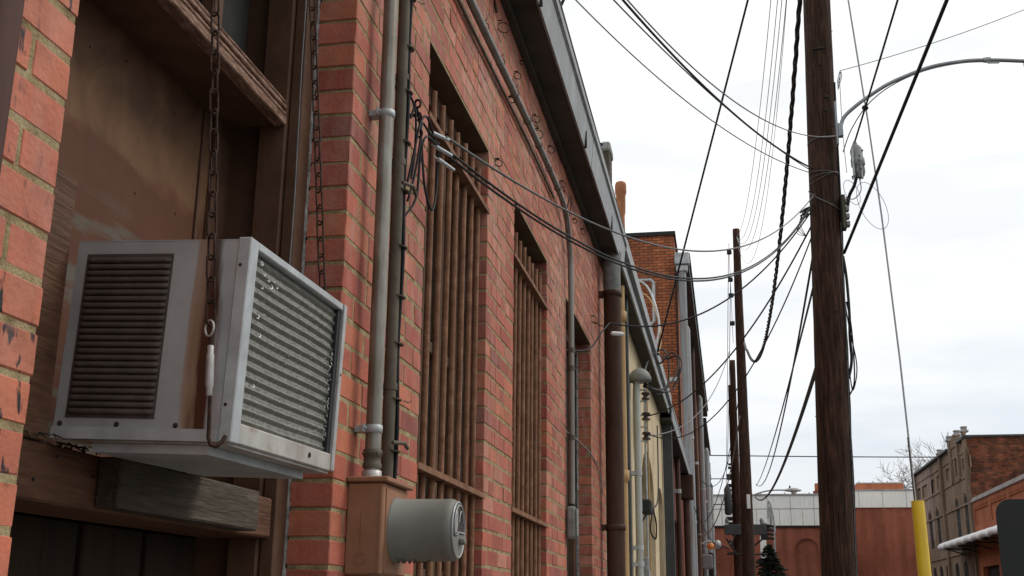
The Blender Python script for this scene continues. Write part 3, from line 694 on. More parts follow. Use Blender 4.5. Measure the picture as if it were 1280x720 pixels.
# diagonal conduit under the eave turning down to a pull box
t = thing('conduit', 'long slanted conduit under the eave that bends down past the second barred window', 'conduit', (-.962, 7.2, .45))
pts = looped([(-.962, -1.5, 2.30), (-.962, 2.5, 2.38), (-.962, 4.2, 2.43), (-.962, 5.5, 2.50), (-.962, 6.5, 2.535), (-.962, 6.95, 2.50), (-.962, 7.14, 2.33), (-.962, 7.20, 2.1), (-.962, 7.215, 1.5), (-.962, 7.215, .64)], 8)
MB().tube(pts, .0185, 14).build('pipe', 'conduit_slant', t)
b = MB()
for k in range(3, 14):
    y = 2.9 + k * .37; zz = 2.39 + (y - 2.9) * .042 - (.01 if y > 6 else 0)
    if y > 6.8: break
    b.mark(); b.ring((-.962, y, zz), (0, 1, .04), .0215, .0022, sx=1); b.tube([(-.99, y, zz + .02), (-.955, y + .005, zz + .035), (-.95, y + .01, zz + .05)], .0025, 5)
for zz in (1.62, 1.5, 1.05): b.mark(); b.lathe((-.962, 7.215, zz), (0, 0, 1), [(0, .0235), (.03, .0235)], 14)
b.build('strap', 'conduit_old', t)
b = MB(); b.lathe((-.962, 7.215, .615), (0, 0, 1), [(0, .024), (.03, .024)], 14); b.build('coupling', 'dark_metal', t)
b = MB(); b.bbox(-.995, -.935, 7.175, 7.255, .43, .63, .014); b.bbox(-.934, -.926, 7.18, 7.25, .445, .615, .003); b.build('pull_box', 'box_grey', t)
t = thing('thin_conduit', 'thin dark conduit tucked just below the long slanted one', 'conduit', (-.985, 4, 2.39))
MB().tube(looped([(-.985, -1.5, 2.25), (-.985, 2.6, 2.33), (-.985, 4.2, 2.375), (-.985, 5.6, 2.445), (-.985, 6.6, 2.47)], 4), .007, 6).build('pipe', 'conduit_old', t)
b = MB(); b.tube(looped([(-.962, 7.0, 2.5), (-.94, 6.95, 2.58), (-.94, 7.05, 2.65), (-.95, 7.15, 2.62), (-.96, 7.1, 2.52)], 5), .004, 6)
solo(b, 'wire_curl', 'chain_rust', 'curl of dark wire at the bend of the slanted conduit', 'wire', (-.95, 7.05, 2.5))
# meter
t = thing('electric_meter', 'brown meter box with a round grey meter, below the galvanised conduit', 'electric meter', (-.95, 3.07, .085))
b = MB(); b.bbox(-1.0, -.9, 2.95, 3.185, .085, .325, .004); b.box(-.9, -.897, 2.975, 3.17, .09, .312); box_ = b.build('box', 'meter_box', t)
b = MB(); b.bbox(-1.0, -.885, 2.94, 3.20, .326, .340, .003); b.build('lid', 'meter_box', t)
b = MB(); b.ring((-.955, 2.9495, .125), (0, 1, 0), .017, .0012, 20); b.ring((-.955, 2.9495, .125), (0, 1, 0), .010, .001, 16); b.box(-.958, -.956, 2.9483, 2.95, .155, .25)
b.box(-.9105, -.9085, 2.9485, 2.9505, .09, .325); b.build('knockout', 'meter_box', box_)
b = MB(); b.lathe((-.897, 3.07, .207), (1, 0, 0), [(0, .088), (.006, .088), (.008, .084), (.150, .083), (.160, .0835), (.168, .080), (.176, .073)], 40); b.build('meter_body', 'meter_grey', t)
b = MB(); b.ring((-.7215, 3.07, .207), (1, 0, 0), .0735, .0035, 40, 8); b.build('rim', 'meter_rim', t)
b = MB(); b.lathe((-.7205, 3.07, .207), (1, 0, 0), [(0, .072), (.001, .071)], 36); b.build('faceplate', 'meter_grey', t)
# window cut in the face: upper glass with pale dial behind
gl = MB(); pts = [(-.7180, 3.07 + .060 * math.cos(a_), .216 + .055 * math.sin(a_)) for a_ in [pi * i / 20 for i in range(21)]] + [(-.7180, 3.01, .192), (-.7180, 3.045, .192), (-.7180, 3.052, .200), (-.7180, 3.13, .2)]
gl.add(pts, [tuple(range(len(pts)))]); gl.build('window', 'glass_dirty', t)
b = MB(); b.add([(-.7172, 3.07 + dy, .216 + dz) for dy, dz in ((-.052, -.018), (-.030, -.018), (-.020, .0), (-.018, .025), (-.024, .044), (-.038, .034), (-.048, .015))], [tuple(range(7))]); b.build('dial', 'meter_face', t)
b = MB(); b.tube([(x + .001, y, z_) for x, y, z_ in pts], .0022, 6, closed=True); b.build('dial_rim', 'meter_rim', t)
b = MB(); b.tube([(-.7155, 3.07 + .026 * math.cos(a_) + .012, .212 + .045 * math.sin(a_)) for a_ in [pi * .1 + pi * .8 * i / 12 for i in range(13)]], .0018, 6); b.build('dial_mark', 'meter_rim', t)
b = MB(); b.lathe((-.717, 3.085, .178), (1, 0, 0), [(0, .010), (.010, .010), (.014, .007)], 12); b.box(-.715, -.704, 3.07, 3.10, .174, .182); b.build('seal', 'meter_grey', t)
b = MB()
for k in range(16): b.lathe((-.885 + k * .006, 3.06 + R.uniform(-.02, .02), .125), (0, 0, -1), [(0, .004), (.004 + R.uniform(0, .004), .002)], 6)
b.build('cobweb_dirt', 'conduit_old', t)
b = MB(); b.tube([(-.95, 3.07, .085), (-.95, 3.07, -1.58)], .024, 16)
solo(b, 'conduit', 'galv', 'galvanised conduit running down from below the brown meter box', 'conduit', (-.95, 3.07, -1.58))

# rusty wall hooks and rings
HK = [(4.876, 2.718, 1.0, 1), (5.165, 2.47, .55, 0), (5.31, 2.674, .65, 1), (5.47, 2.83, .35, 0), (5.88, 2.682, .75, 2), (5.95, 2.62, .9, 1), (6.45, 2.73, .75, 1), (6.97, 2.70, .7, 2), (4.847, 2.002, .6, 0), (8.063, 2.734, .7, 1), (8.69, 2.21, 1.0, 1), (7.6, 2.66, .55, 0)]
ordn = ['first', 'second', 'third', 'fourth', 'fifth', 'sixth', 'seventh', 'eighth', 'ninth', 'tenth', 'eleventh', 'twelfth']
HK.sort()
for i, (y, zz, s_, kind) in enumerate(HK):
    t = thing('wall_hook', 'small rusty wire ring on the near brick wall, %s one counted away from the viewer' % ordn[i], 'hook', (X0, y, zz), 'rusty rings left on the brick wall')
    b = MB(); b.ring((X0 + .026 * s_, y, zz), (.45, -1, .15), .030 * s_, .0026, 18, 6); b.build('ring', 'chain_rust', t)
    b = MB(); b.tube([(X0 - .01, y - .02 * s_, zz + .03 * s_), (X0 + .022, y - .015 * s_, zz + .032 * s_)], .004, 6)
    if kind == 2: b.tube(looped([(X0 + .01, y, zz - .03), (X0 + .03, y + .02, zz - .05), (X0 + .02, y + .05, zz - .02), (X0, y + .05, zz + .03)], 5), .003, 5)
    b.build('nail', 'chain_rust', t)
b = MB(); b.tube([(X0 + .004, 4.75, 2.80), (X0 + .012, 4.77, 2.74)], .006, 6); solo(b, 'bent_nail', 'chain_rust', 'bent dark nail in the brick above the first wall ring', 'nail', (X0, 4.75, 2.74))
# little caulk blobs / bracket at third window
b = MB(); b.bbox(-1.115, -1.075, 7.30, 7.36, 1.20, 1.52, .008)
solo(b, 'junction_box', 'box_grey', 'narrow pale junction box on the third window frame behind the conduit', 'junction box', (-1.1, 7.33, 1.2))

# ================================================================ DOWNSPOUTS AT THE BUILDING JOINT
t = thing('downspout', 'wide rusty brown downspout where brick and cream buildings meet', 'downspout', (-.89, 9.3, -1.6))
MB().tube([(-.89, 9.3, -1.55), (-.89, 9.3, 2.58)], .074, 20).build('pipe', 'rust_pipe', t)
b = MB(); b.tube(looped([(-.89, 9.3, 2.585), (-.89, 9.3, 2.78), (-.88, 9.32, 2.96)], 5), .074, 20); b.build('upper_pipe', 'box_grey', t)
b = MB()
for zz in (.62, 2.56, -.8): b.mark(); b.lathe((-.89, 9.3, zz), (0, 0, 1), [(0, .075), (.002, .083), (.045, .083), (.047, .075)], 20); b.box(-1.0, -.965, 9.26, 9.34, zz, zz + .045)
b.build('band', 'rust_pipe', t)
t = thing('downspout', 'cream painted pipe between the rusty downspout and the dark one', 'downspout', (-.91, 10.35, -1.6))
MB().tube([(-.91, 10.35, -1.55), (-.91, 10.35, 2.95)], .036, 16).build('pipe', 'cream_pipe', t)
b = MB()
for zz in (1.12, 2.6, -.6): b.mark(); b.lathe((-.91, 10.35, zz), (0, 0, 1), [(0, .038), (.004, .052), (.10, .052), (.104, .038)], 16)
b.build('collar', 'cream_pipe', t)
b = MB(); b.bbox(-.985, -.895, 10.9, 10.99, -1.58, 3.0, .006); solo(b, 'downspout', 'dark_pipe', 'square dark grey downspout right of the cream pipe', 'downspout', (-.94, 10.95, -1.58))

# ================================================================ CREAM BUILDING
cb_ = thing('stucco_building', 'cream stucco building with arched recess, second along the alley', 'building', (-1, 14, -1.6))
PX = lambda u, z_, d: (-1.0 - d, u, z_)
b = MB()
facade(b, PX, 9.63, 18.75, -1.6, 3.15, [(-1.3, 2.6, [(13.7, 16.2, -1.1, 1.25, .75, .16), (17.05, 18.2, -1.1, 1.55, .25, .12)])])
b.quad((-9, 18.75, -1.6), (-1, 18.75, -1.6), (-1, 18.75, 3.15), (-9, 18.75, 3.15)); b.quad((-9, 9.63, 3.15), (-1, 9.63, 3.15), (-1, 18.75, 3.15), (-9, 18.75, 3.15))
b.build('wall', 'stucco', cb_)
b = MB(); p = arch_poly(PX, 13.7, 16.2, -1.1, 1.25, .75, .158); b.add(p, [tuple(range(len(p)))]); b.build('arch_infill', 'stucco_shade', cb_)
b = MB(); p = arch_poly(PX, 17.05, 18.2, -1.1, 1.55, .25, .118); b.add(p, [tuple(range(len(p)))])
for yy in (17.06, 17.6, 18.12): b.box(-1.116, -1.07, yy, yy + .07, -1.1, 1.5)
b.build('door', 'brown_board', cb_)
b = MB(); b.box(-1.12, -.86, 9.8, 17.85, 3.0, 3.04); b.build('soffit', 'soffit', cb_)
b = MB(); b.box(-.859, -.842, 9.8, 17.9, 2.99, 3.20); b.box(-.842, -.80, 9.8, 17.9, 3.12, 3.22); b.box(-1.2, -.80, 9.8, 17.9, 3.222, 3.26); b.build('gutter', 'fascia', cb_)
# brick building 3
b3 = thing('brick_building', 'small dull red brick building between the cream one and the tall orange brick one', 'building', (-1, 22, -1.6))
b = MB(); facade(b, PX, 18.76, 26.95, -1.6, 3.15, [(-1.2, 2.4, [(19.6, 20.8, -.8, 1.5, .2, .12), (22.0, 23.2, -.8, 1.5, .2, .12), (24.6, 25.8, -.8, 1.5, .2, .12)])])
b.quad((-9, 18.76, 3.15), (-1, 18.76, 3.15), (-1, 26.95, 3.15), (-9, 26.95, 3.15)); b.build('wall', 'brick_red', b3)
for y in (19.6, 22.0, 24.6):
    p = arch_poly(PX, y, y + 1.2, -.8, 1.5, .2, .118); m_ = MB(); m_.add(p, [tuple(range(len(p)))]); m_.build('window', 'brown_board', b3)
b = MB(); b.box(-1.12, -.82, 17.95, 26.4, 2.90, 2.94); b.build('soffit', 'soffit', b3)
b = MB(); b.box(-.819, -.80, 17.95, 26.5, 2.89, 3.10); b.box(-1.1, -.79, 17.95, 26.5, 3.102, 3.14); b.build('gutter', 'fascia', b3)
b = MB(); b.bbox(-.985, -.835, 18.35, 18.5, -1.58, 2.95, .008); solo(b, 'downspout', 'dark_pipe', 'wide square charcoal downspout at the far corner of the cream building', 'downspout', (-.9, 18.4, -1.58))
t = thing('downspout', 'rusted hopper head and pipe under the far eave end, beyond the charcoal downspout', 'downspout', (-.8, 25.5, -1.6))
b = MB(); b.bbox(-1.0, -.72, 25.2, 25.6, 2.35, 2.88, .02); b.build('hopper', 'rust_pipe', t)
MB().tube([(-.88, 25.4, -1.55), (-.88, 25.4, 2.35)], .07, 12).build('pipe', 'rust_pipe', t)

# tall orange brick building
tb = thing('brick_building', 'tall orange brick building standing up behind the cream building eave', 'building', (-1.05, 27, -1.6))
b = MB(); b.box(-14, -1.04, 27, 50, -1.6, 8.95); b.build('wall', 'brick_orange', tb)
b = MB(); b.box(-14.03, -1.0, 26.95, 27.35, 8.952, 9.05); b.box(-1.34, -1.0, 27.35, 50, 8.952, 9.02); b.build('coping', 'dark_metal', tb)
b = MB(); b.box(-1.039, -.70, 27.1, 50, 8.18, 8.42); b.box(-1.039, -.66, 27.1, 50, 8.422, 8.5); b.build('cornice', 'dark_pipe', tb)
for y in (30, 34, 38, 42, 46): MB().bbox(-1.06, -1.01, y, y + 1.1, 4.0, 6.2, .01).build('window', 'window_dark', tb)
b = MB()
b.box(-1.035, -.99, 27.0, 27.14, -1.6, 8.1); b.build('corner_strip', 'rust_pipe', tb)
t = thing('downspout', 'streaked pale downspout with a square leader head on the tall orange building', 'downspout', (-.86, 26.88, -1.6))
b = MB(); b.bbox(-1.03, -.67, 26.72, 26.98, 8.12, 8.42, .02); b.bbox(-1.0, -.72, 26.76, 26.96, 7.95, 8.11, .02); b.build('leader_head', 'galv', t)
b = MB(); b.tube([(-.86, 26.88, 7.95), (-.86, 26.88, -1.55)], .095, 14); b.build('pipe', 'white_pipe', t)
# square loop bracket pipe on front wall
t = thing('pipe_loop', 'grey pipe bent in a square loop on the front of the tall orange building', 'pipe', (-1.9, 26.9, 7.0))
MB().tube([(-2.2, 26.85, 7.78), (-1.62, 26.85, 7.78), (-1.56, 26.85, 7.72), (-1.56, 26.85, 6.75), (-1.62, 26.85, 6.68), (-2.2, 26.85, 6.68)], .045, 10).build('pipe', 'galv', t)
# ---- far facades
def farb(label, y0, y1, top, m, over, xw=-1.02, winz=None, name='brick_building'):
    t = thing(name, label, 'building', (xw, y0, -1.6))
    MB().box(-12, xw, y0 + .01, y1 - .01, -1.6, top).build('wall', m, t)
    MB().box(-12, xw + over, y0 + .02, y1 - .02, top + .003, top + .25).build('cornice', 'dark_pipe', t)
    for (y, za, zb) in (winz or []): MB().bbox(xw - .02, xw + .03, y, y + 1.2, za, zb, .01).build('window', 'window_dark', t)
    return t
farb('dull brown brick building past the tall orange one along the alley', 50.02, 61, 7.9, 'brick_brown', .26, winz=[(52, 2, 4.2), (56, 2, 4.2)])
farb('deep red brick building third from the alley end on the left', 61.02, 70, 7.6, 'brick_red', .20, xw=-1.1, winz=[(63, 2, 4.2), (67, 2, 4.2)])

# cream-building service gear
t = thing('service_mast', 'pale green grey conduit with a round weather hood on the cream building', 'conduit', (-.93, 12.33, -1.6))
MB().tube([(-.93, 12.33, -1.55), (-.93, 12.33, 2.44)], .037, 14).build('pipe', 'green_pipe', t)
b = MB(); hp = [(-.93 + .13 * math.cos(a_) * s_ + .04, 12.33 + .13 * math.sin(a_) * s_, 2.42 + .15 * (1 - s_ * s_) ** .5) for s_ in (1, .95, .8, .55, .25) for a_ in [2 * pi * k / 20 for k in range(20)]]
b.add(hp, [(i * 20 + k, i * 20 + (k + 1) % 20, (i + 1) * 20 + (k + 1) % 20, (i + 1) * 20 + k) for i in range(4) for k in range(20)] + [tuple(range(80, 100)), tuple(range(20))[::-1]], True)
b.build('weather_hood', 'box_grey', t)
b = MB()
for zz in (.45, .62, 1.4): b.mark(); b.lathe((-.93, 12.33, zz), (0, 0, 1), [(0, .045), (.05, .045)], 14); b.box(-1, -.95, 12.28, 12.38, zz, zz + .04)
b.build('strap', 'galv', t)
for (xx, yy, r_, m_, lab) in ((-.95, 13.9, .014, 'galv', 'slim pale conduit curving up to the cream building eave'), (-.96, 14.5, .010, 'cream_pipe', 'thin cream conduit beside the slim pale one')):
    b = MB(); b.tube(looped([(xx, yy, -1.5), (xx, yy, 2.4), (xx + .02, yy, 2.9), (xx + .15, yy + .1, 3.2), (xx + .18, yy + .3, 3.6), (xx + .02, yy + .5, 4.1), (xx - .3, yy + .5, 4.25)], 6), r_, 8)
    solo(b, 'conduit', m_, lab, 'conduit', (xx, yy, -1.5))
t = thing('insulator_rack', 'steel rack with three dark spool insulators on the cream building', 'insulators', (-.95, 12.75, 1.7))
b = MB(); b.bbox(-.99, -.98, 12.72, 12.78, 1.78, 2.44, .002)
for zz in (1.82, 1.98, 2.11, 2.27, 2.40): b.box(-.98, -.84, 12.73, 12.77, zz, zz + .012)
b.cyl((-.86, 12.75, 1.8), (-.86, 12.75, 2.42), .008, 8); b.build('frame', 'galv', t)
for zz in (1.84, 2.06, 2.29):
    MB().lathe((-.86, 12.75, zz), (0, 0, 1), [(0, .045), (.02, .05), (.035, .028), (.05, .028), (.065, .05), (.085, .045)], 14).build('insulator', 'porcelain', t)
t = thing('breaker_box', 'small grey electrical box on the cream building mast, near the bottom', 'electrical box', (-.9, 12.7, .25))
MB().bbox(-.97, -.86, 12.62, 12.78, .30, .56, .012).build('box', 'box_grey', t)
MB().bbox(-.859, -.85, 12.63, 12.77, .32, .42, .004).build('cover', 'galv', t)
MB().tube([(-.93, 12.7, .3), (-.93, 12.7, -1.5)], .014, 8).build('pipe', 'green_pipe', t)
t = thing('cable_tangle', 'black drip loops around the weather hood of the cream building', 'cables', (-.8, 13, 2.5))
for pts in (((-.85, 12.4, 2.42), (-.72, 12.5, 2.36), (-.62, 12.9, 2.48), (-.62, 13.3, 2.85), (-.70, 13.8, 3.1), (-.8, 14.3, 3.19)),
            ((-.85, 12.4, 2.40), (-.70, 12.6, 2.32), (-.55, 12.9, 2.55), (-.50, 13.2, 2.82), (-.58, 13.3, 2.95), (-.72, 13.2, 2.80), (-.78, 13.5, 3.0), (-.8, 14.3, 3.15)),
            ((-.86, 12.4, 2.38), (-.74, 12.4, 2.34), (-.58, 12.8, 2.40), (-.46, 13.0, 2.70), (-.5, 13.2, 2.88), (-.66, 13.4, 2.9), (-.8, 14.3, 3.17))):
    MB().tube(looped(pts), .010, 6).build('loop', 'cable_black', t)
t = thing('cable_tangle', 'small knot of black cable on the arched recess of the cream building', 'cables', (-.96, 14.2, 1.2))
b = MB(); b.tube(looped([(-.98, 13.2, .95), (-.92, 13.5, 1.1), (-.90, 13.8, 1.22), (-.86, 14.1, 1.05), (-.88, 14.3, .85), (-.93, 14.1, .95), (-.9, 14.3, 1.2), (-.9, 15.4, 1.5), (-.96, 16.6, 2.6)], 6), .010, 6); b.build('loop', 'cable_black', t)
b = MB(); b.bbox(-.99, -.86, 13.3, 13.6, 1.08, 1.24, .02); b.build('splice_box', 'dark_metal', t)
# vertical clutter on far walls
K = [(-.93, 22.5, 3.0, .05, 'rust_pipe', 'thin rust brown pipe on the small brick building'),
     (-.90, 30.5, 7.4, .09, 'white_pipe', 'pale blue grey downspout nearest behind the leader head pipe'),
     (-.92, 36.0, 8.1, .08, 'rust_pipe', 'rust brown downspout midway on the tall orange building side'),
     (-.90, 44.0, 7.9, .11, 'white_pipe', 'pale downspout at the far end of the tall orange building'),
     (-.92, 49.0, 6.0, .09, 'rust_pipe', 'rust brown downspout before the dull brown building'),
     (-.90, 54.0, 7.2, .16, 'white_pipe', 'fat pale ventilation pipe on the dull brown building'),
     (-.92, 60.0, 7.4, .13, 'dark_pipe', 'dark downspout where brown and deep red buildings meet'),
     (-.92, 66.0, 6.6, .14, 'white_pipe', 'pale downspout on the deep red building'),
     (-.95, 69.2, 7.2, .14, 'dark_pipe', 'last dark downspout at the alley end')]
for (x, y, h, r_, m_, lab) in K:
    t = thing('downspout', lab, 'downspout', (x, y, -1.6))
    MB().tube([(x, y, -1.55), (x, y, h), (x - .06, y, h + .1)], r_, 10).build('pipe', m_, t)
    b = MB()
    for q in (0, 2.2, 4.4): b.mark(); b.lathe((x, y, q), (0, 0, 1), [(0, r_ + .01), (.08, r_ + .01)], 10); b.box(-1.03, x, y - .05, y + .05, q, q + .08)
    b.build('band', 'galv', t)
b = MB(); b.tube([(-.95, 40, 2.2), (-.7, 40, 2.3), (-.45, 40.1, 2.28)], .03, 8)
t = thing('wall_lamp', 'small bracket lamp with an orange lens on the far alley wall', 'lamp', (-.95, 40, 1.9))
b.build('bracket', 'galv', t); MB().lathe((-.62, 40, 2.24), (0, 0, -1), [(0, .06), (.06, .12), (.16, .13), (.2, .08)], 14).build('lens', 'orange_plastic', t)
MB().lathe((-.40, 40.1, 2.34), (0, 0, -1), [(0, .05), (.05, .12), (.2, .14), (.28, .08)], 14).build('lamp_head', 'galv', t)
b = MB(); b.bbox(-1.0, -.62, 45.5, 46.2, .9, 2.2, .04); solo(b, 'transformer_box', 'dark_metal', 'dark equipment box hung on the far alley wall', 'electrical box', (-.8, 46, .9))
b = MB(); b.bbox(-1.0, -.62, 43.0, 43.6, 1.5, 2.0, .03); solo(b, 'vent_box', 'white_pipe', 'pale square vent box on the far alley wall', 'vent', (-.8, 43.3, 1.5))
b = MB(); b.bbox(-.98, -.80, 33.2, 33.4, 2.1, 2.9, .02); b.bbox(-.97, -.78, 33.2, 33.4, 2.0, 2.1, .02); solo(b, 'utility_box', 'dark_metal', 'narrow dark box on the side of the tall orange building', 'electrical box', (-.9, 33.3, 2.0))

# chimneys and roof pieces behind the eave
t = thing('chimney', 'round terracotta chimney pot rising behind the cream building eave', 'chimney', (-1.32, 15.3, 3.15))
MB().lathe((-1.32, 15.3, 3.15), (0, 0, 1), [(0, .064), (2.25, .052)], 16).build('flue', 'terracotta', t)
MB().lathe((-1.32, 15.3, 5.40), (0, 0, 1), [(0, .054), (.05, .064), (.30, .068), (.34, .082), (.46, .082), (.50, .07), (.52, .03)], 16).build('cap', 'terracotta', t)
t = thing('chimney', 'square weathered grey chimney behind the near gutter', 'chimney', (-1.29, 13, 3.15))
MB().bbox(-1.335, -1.25, 12.95, 13.3, 3.15, 5.42, .01).build('stack', 'grey_wood', t)
MB().bbox(-1.345, -1.235, 12.92, 13.33, 5.42, 5.54, .02).build('cap', 'box_grey', t)
b = MB(); b.tube([(-.96, 9.0, 3.2), (-.97, 9.0, 3.78), (-.93, 9.0, 3.84)], .014, 6); solo(b, 'roof_stub', 'dark_metal', 'short dark vent stub above the near gutter', 'pipe', (-.96, 9.0, 3.2))

# ================================================================ POLES
def pole(label, base, top, r0, r1, seg=30):
    t = thing('utility_pole', label, 'utility pole', (base[0], base[1], -1.6), 'wooden utility poles along the alley')
    b = MB(); n = 28; m_ = 60; vs = []
    A = Vector(base); B = Vector(top)
    off = [R.uniform(-.03, .03) for _ in range(n)]
    for i in range(m_ + 1):
        q = i / m_; p = A.lerp(B, q); r_ = r0 + (r1 - r0) * q
        for k in range(n):
            a_ = 2 * pi * k / n
            rr = r_ * (1 + off[k] + .012 * math.sin(5 * a_ + i * .35) + R.uniform(-.012, .012))
            vs.append((p.x + rr * math.cos(a_), p.y + rr * math.sin(a_), p.z))
    b.add(vs, [(i * n + k, i * n + (k + 1) % n, (i + 1) * n + (k + 1) % n, (i + 1) * n + k) for i in range(m_) for k in range(n)] + [tuple(range(m_ * n, m_ * n + n))], True)
    b.build('shaft', 'pole_wood', t)
    return t
def on(A, B, z_):      # point on the axis of a pole
    q = (z_ - A[2]) / (B[2] - A[2]); return Vector(A).lerp(Vector(B), q)
PA, PB = (.785, 9.55, -1.6), (1.10, 9.55, 9.6)
p1 = pole('thick dark wooden utility pole in the foreground, nearest of all', PA, PB, .138, .104)
# nails, staples and ground wire on the pole
b = MB()
for k in range(46):
    zz = R.uniform(-1, 6.2); c_ = on(PA, PB, zz); a_ = R.uniform(pi, 2 * pi); r_ = (.138 - .003 * (zz + 1.6))
    b.mark(); b.cyl((c_.x + (r_ - .01) * math.cos(a_), c_.y + (r_ - .01) * math.sin(a_), zz), (c_.x + (r_ + .012) * math.cos(a_), c_.y + (r_ + .012) * math.sin(a_), zz), .0035, 6)
b.build('nail', 'chain_rust', p1)
b = MB(); c_ = on(PA, PB, 4.15); b.box(c_.x - .05, c_.x + .06, c_.y - .131, c_.y - .119, 4.79, 4.80)
for (dx, zz, r_) in ((.0, 4.64, .012), (.04, 4.33, .016), (.03, 4.2, .014), (.01, 3.6, .010), (.05, 2.4, .012)):
    c_ = on(PA, PB, zz); b.lathe((c_.x + dx, c_.y - .118, zz), (0, -1, 0), [(0, r_), (.012, r_ * .7)], 8)
b.build('bolt', 'dark_metal', p1)
for side, zz0, zz1, mm, rr in ((1, -1.5, 4.5, 'cable_black', .009), (1.12, .2, 3.2, 'cable_grey', .006)):
    pts = []
    for k in range(26):
        zz = zz0 + (zz1 - zz0) * k / 25; c_ = on(PA, PB, zz); r_ = (.138 - .003 * (zz + 1.6))
        pts.append((c_.x + (r_ + .006) * math.cos(-.25 * side) + R.uniform(-.003, .006), c_.y + (r_ + .006) * math.sin(-.25 * side), zz))
    MB().tube(pts, rr, 6).build('ground_wire', mm, p1)
def P1(z_, ang, extra=0):
    c_ = on(PA, PB, z_); r_ = (.138 - .003 * (z_ + 1.6)) + extra; return Vector((c_.x + r_ * math.cos(ang), c_.y + r_ * math.sin(ang), z_))
b = MB()
for k in range(3): b.mark(); b.tube([P1(3.60 + .02 * k + (.05 - .03 * k) * math.sin(a_ * 1.3), a_, .006) for a_ in [pi + .2 + (pi - .1) * i / 12 for i in range(13)]], .003, 6)
b.mark(); b.tube([P1(3.50 - .2 * math.sin(i / 12 * 1.6), a_, .008) for i, a_ in enumerate([pi + .1 + (pi - .2) * i / 12 for i in range(13)])], .005, 6)
b.mark(); b.tube([P1(3.93 + .05 * i / 12, a_, .006) for i, a_ in enumerate([pi + .1 + (pi - .2) * i / 12 for i in range(13)])], .004, 6)
b.build('wire_wrap', 'cable_grey', p1)
# pole gear
t = thing('splice_box', 'grey ribbed splice box hanging from a black cable right of the near pole', 'splice box', (1.19, 9.35, 3.480))
b = MB()
b.lathe((1.19, 9.35, 3.830), (.06, 0, -1), [(0, .018), (.02, .04), (.05, .054), (.12, .050), (.125, .058), (.19, .060), (.20, .050), (.25, .052), (.29, .040), (.30, .025)], 7)
for k in range(7): b.lathe((1.19 + .04 * math.cos(k), 9.35 + .04 * math.sin(k), 3.550), (0, 0, -1), [(0, .010), (.03, .007)], 5)
for k in range(5): b.lathe((1.215 + .02 * math.cos(k * 2), 9.30, 3.750 - .04 * k), (.3, -1, 0), [(0, .010), (.02, .006)], 5)
b.lathe((1.188, 9.35, 3.860), (0, 0, -1), [(0, .012), (.05, .03)], 10); b.build('body', 'box_grey', t)
b = MB(); b.bbox(1.15, 1.165, 9.29, 9.33, 3.530, 3.780, .004); b.bbox(1.215, 1.228, 9.30, 9.34, 3.510, 3.730, .004); b.build('bracket', 'galv', t)
b = MB(); b.tube(looped([(1.185, 9.35, 3.56), (1.16, 9.37, 3.47), (1.12, 9.42, 3.40), (1.10, 9.45, 3.30)], 5), .014, 8); b.tube(looped([(1.20, 9.35, 3.55), (1.21, 9.36, 3.42), (1.15, 9.4, 3.36), (1.09, 9.45, 3.40)], 5), .004, 6); b.build('cable', 'cable_black', t)
t = thing('terminal_strip', 'dark terminal block with pale lugs on the side of the near pole', 'terminal block', (1.09, 9.5, 3.1))
b = MB(); b.bbox(1.055, 1.085, 9.43, 9.53, 3.12, 3.42, .004); b.build('body', 'copper_lead', t)
for k in range(4): MB().bbox(1.086, 1.112, 9.43, 9.50, 3.14 + k * .068, 3.18 + k * .068, .003).build('lug', 'box_grey', t)
b = MB(); b.tube(looped([P1(2.9, -.1, .01), P1(2.7, -.15, .03), P1(2.4, -.2, .04), P1(2.2, -.2, .035), P1(2.0, -.15, .04), P1(1.85, -.2, .01)], 6), .012, 8)
b.tube(looped([P1(2.5, -.2, .02), P1(2.3, -.25, .05), P1(2.0, -.2, .06), P1(1.8, -.2, .05), P1(1.7, -.2, .005)], 6), .006, 6)
b.tube(looped([P1(2.6, 0, .0), P1(2.3, -.2, .03), P1(1.95, -.2, .08), P1(1.75, -.2, .04), P1(1.9, -.2, .02)], 6), .005, 6)
solo(b, 'cable_tail', 'cable_black', 'slack black cable tail along the right side of the near pole', 'cable', (1.05, 9.5, 1.7))
for nm, c_, rad, lab in (('a', (1.30, 9.42, 3.30), .17, 'thin grey wire loop hanging in the air right of the near pole'),
                         ('b', (1.14, 9.40, 3.42), .09, 'small wire loop close under the splice box')):
    b = MB(); b.tube([(c_[0] + rad * (math.cos(a_) * .62 - .35 * math.sin(a_)), c_[1], c_[2] + rad * math.sin(a_) * 1.25) for a_ in [2 * pi * k / 30 for k in range(30)]], .0024, 5, closed=True)
    solo(b, 'wire_loop', 'cable_grey', lab, 'wire', c_)
# street light arm
t = thing('street_light', 'curved grey street light arm reaching right from the near pole', 'street light', (1.07, 9.45, 4.0))
pts = looped([(1.09, 9.40, 3.96), (1.094, 9.40, 4.04), (1.13, 9.4, 4.12), (1.229, 9.4, 4.21), (1.333, 9.4, 4.285), (1.486, 9.4, 4.38), (1.644, 9.4, 4.45), (1.874, 9.4, 4.525), (2.118, 9.4, 4.555), (2.312, 9.4, 4.553), (2.6, 9.4, 4.52), (2.75, 9.4, 4.49)], 6)
MB().tube(pts, .0165, 12).build('arm', 'arm_alu', t)
b = MB(); b.bbox(1.060, 1.105, 9.37, 9.43, 3.93, 4.05, .006); b.bbox(1.045, 1.062, 9.36, 9.44, 3.85, 4.25, .003); b.build('bracket', 'arm_alu', t)
b = MB(); b.tube(looped([(1.09, 9.38, 3.78), (1.17, 9.38, 3.98), (1.32, 9.38, 4.20), (1.52, 9.38, 4.36), (1.8, 9.38, 4.48), (2.1, 9.38, 4.53), (2.35, 9.39, 4.53)], 6), .005, 6); b.build('cable', 'cable_grey', t)
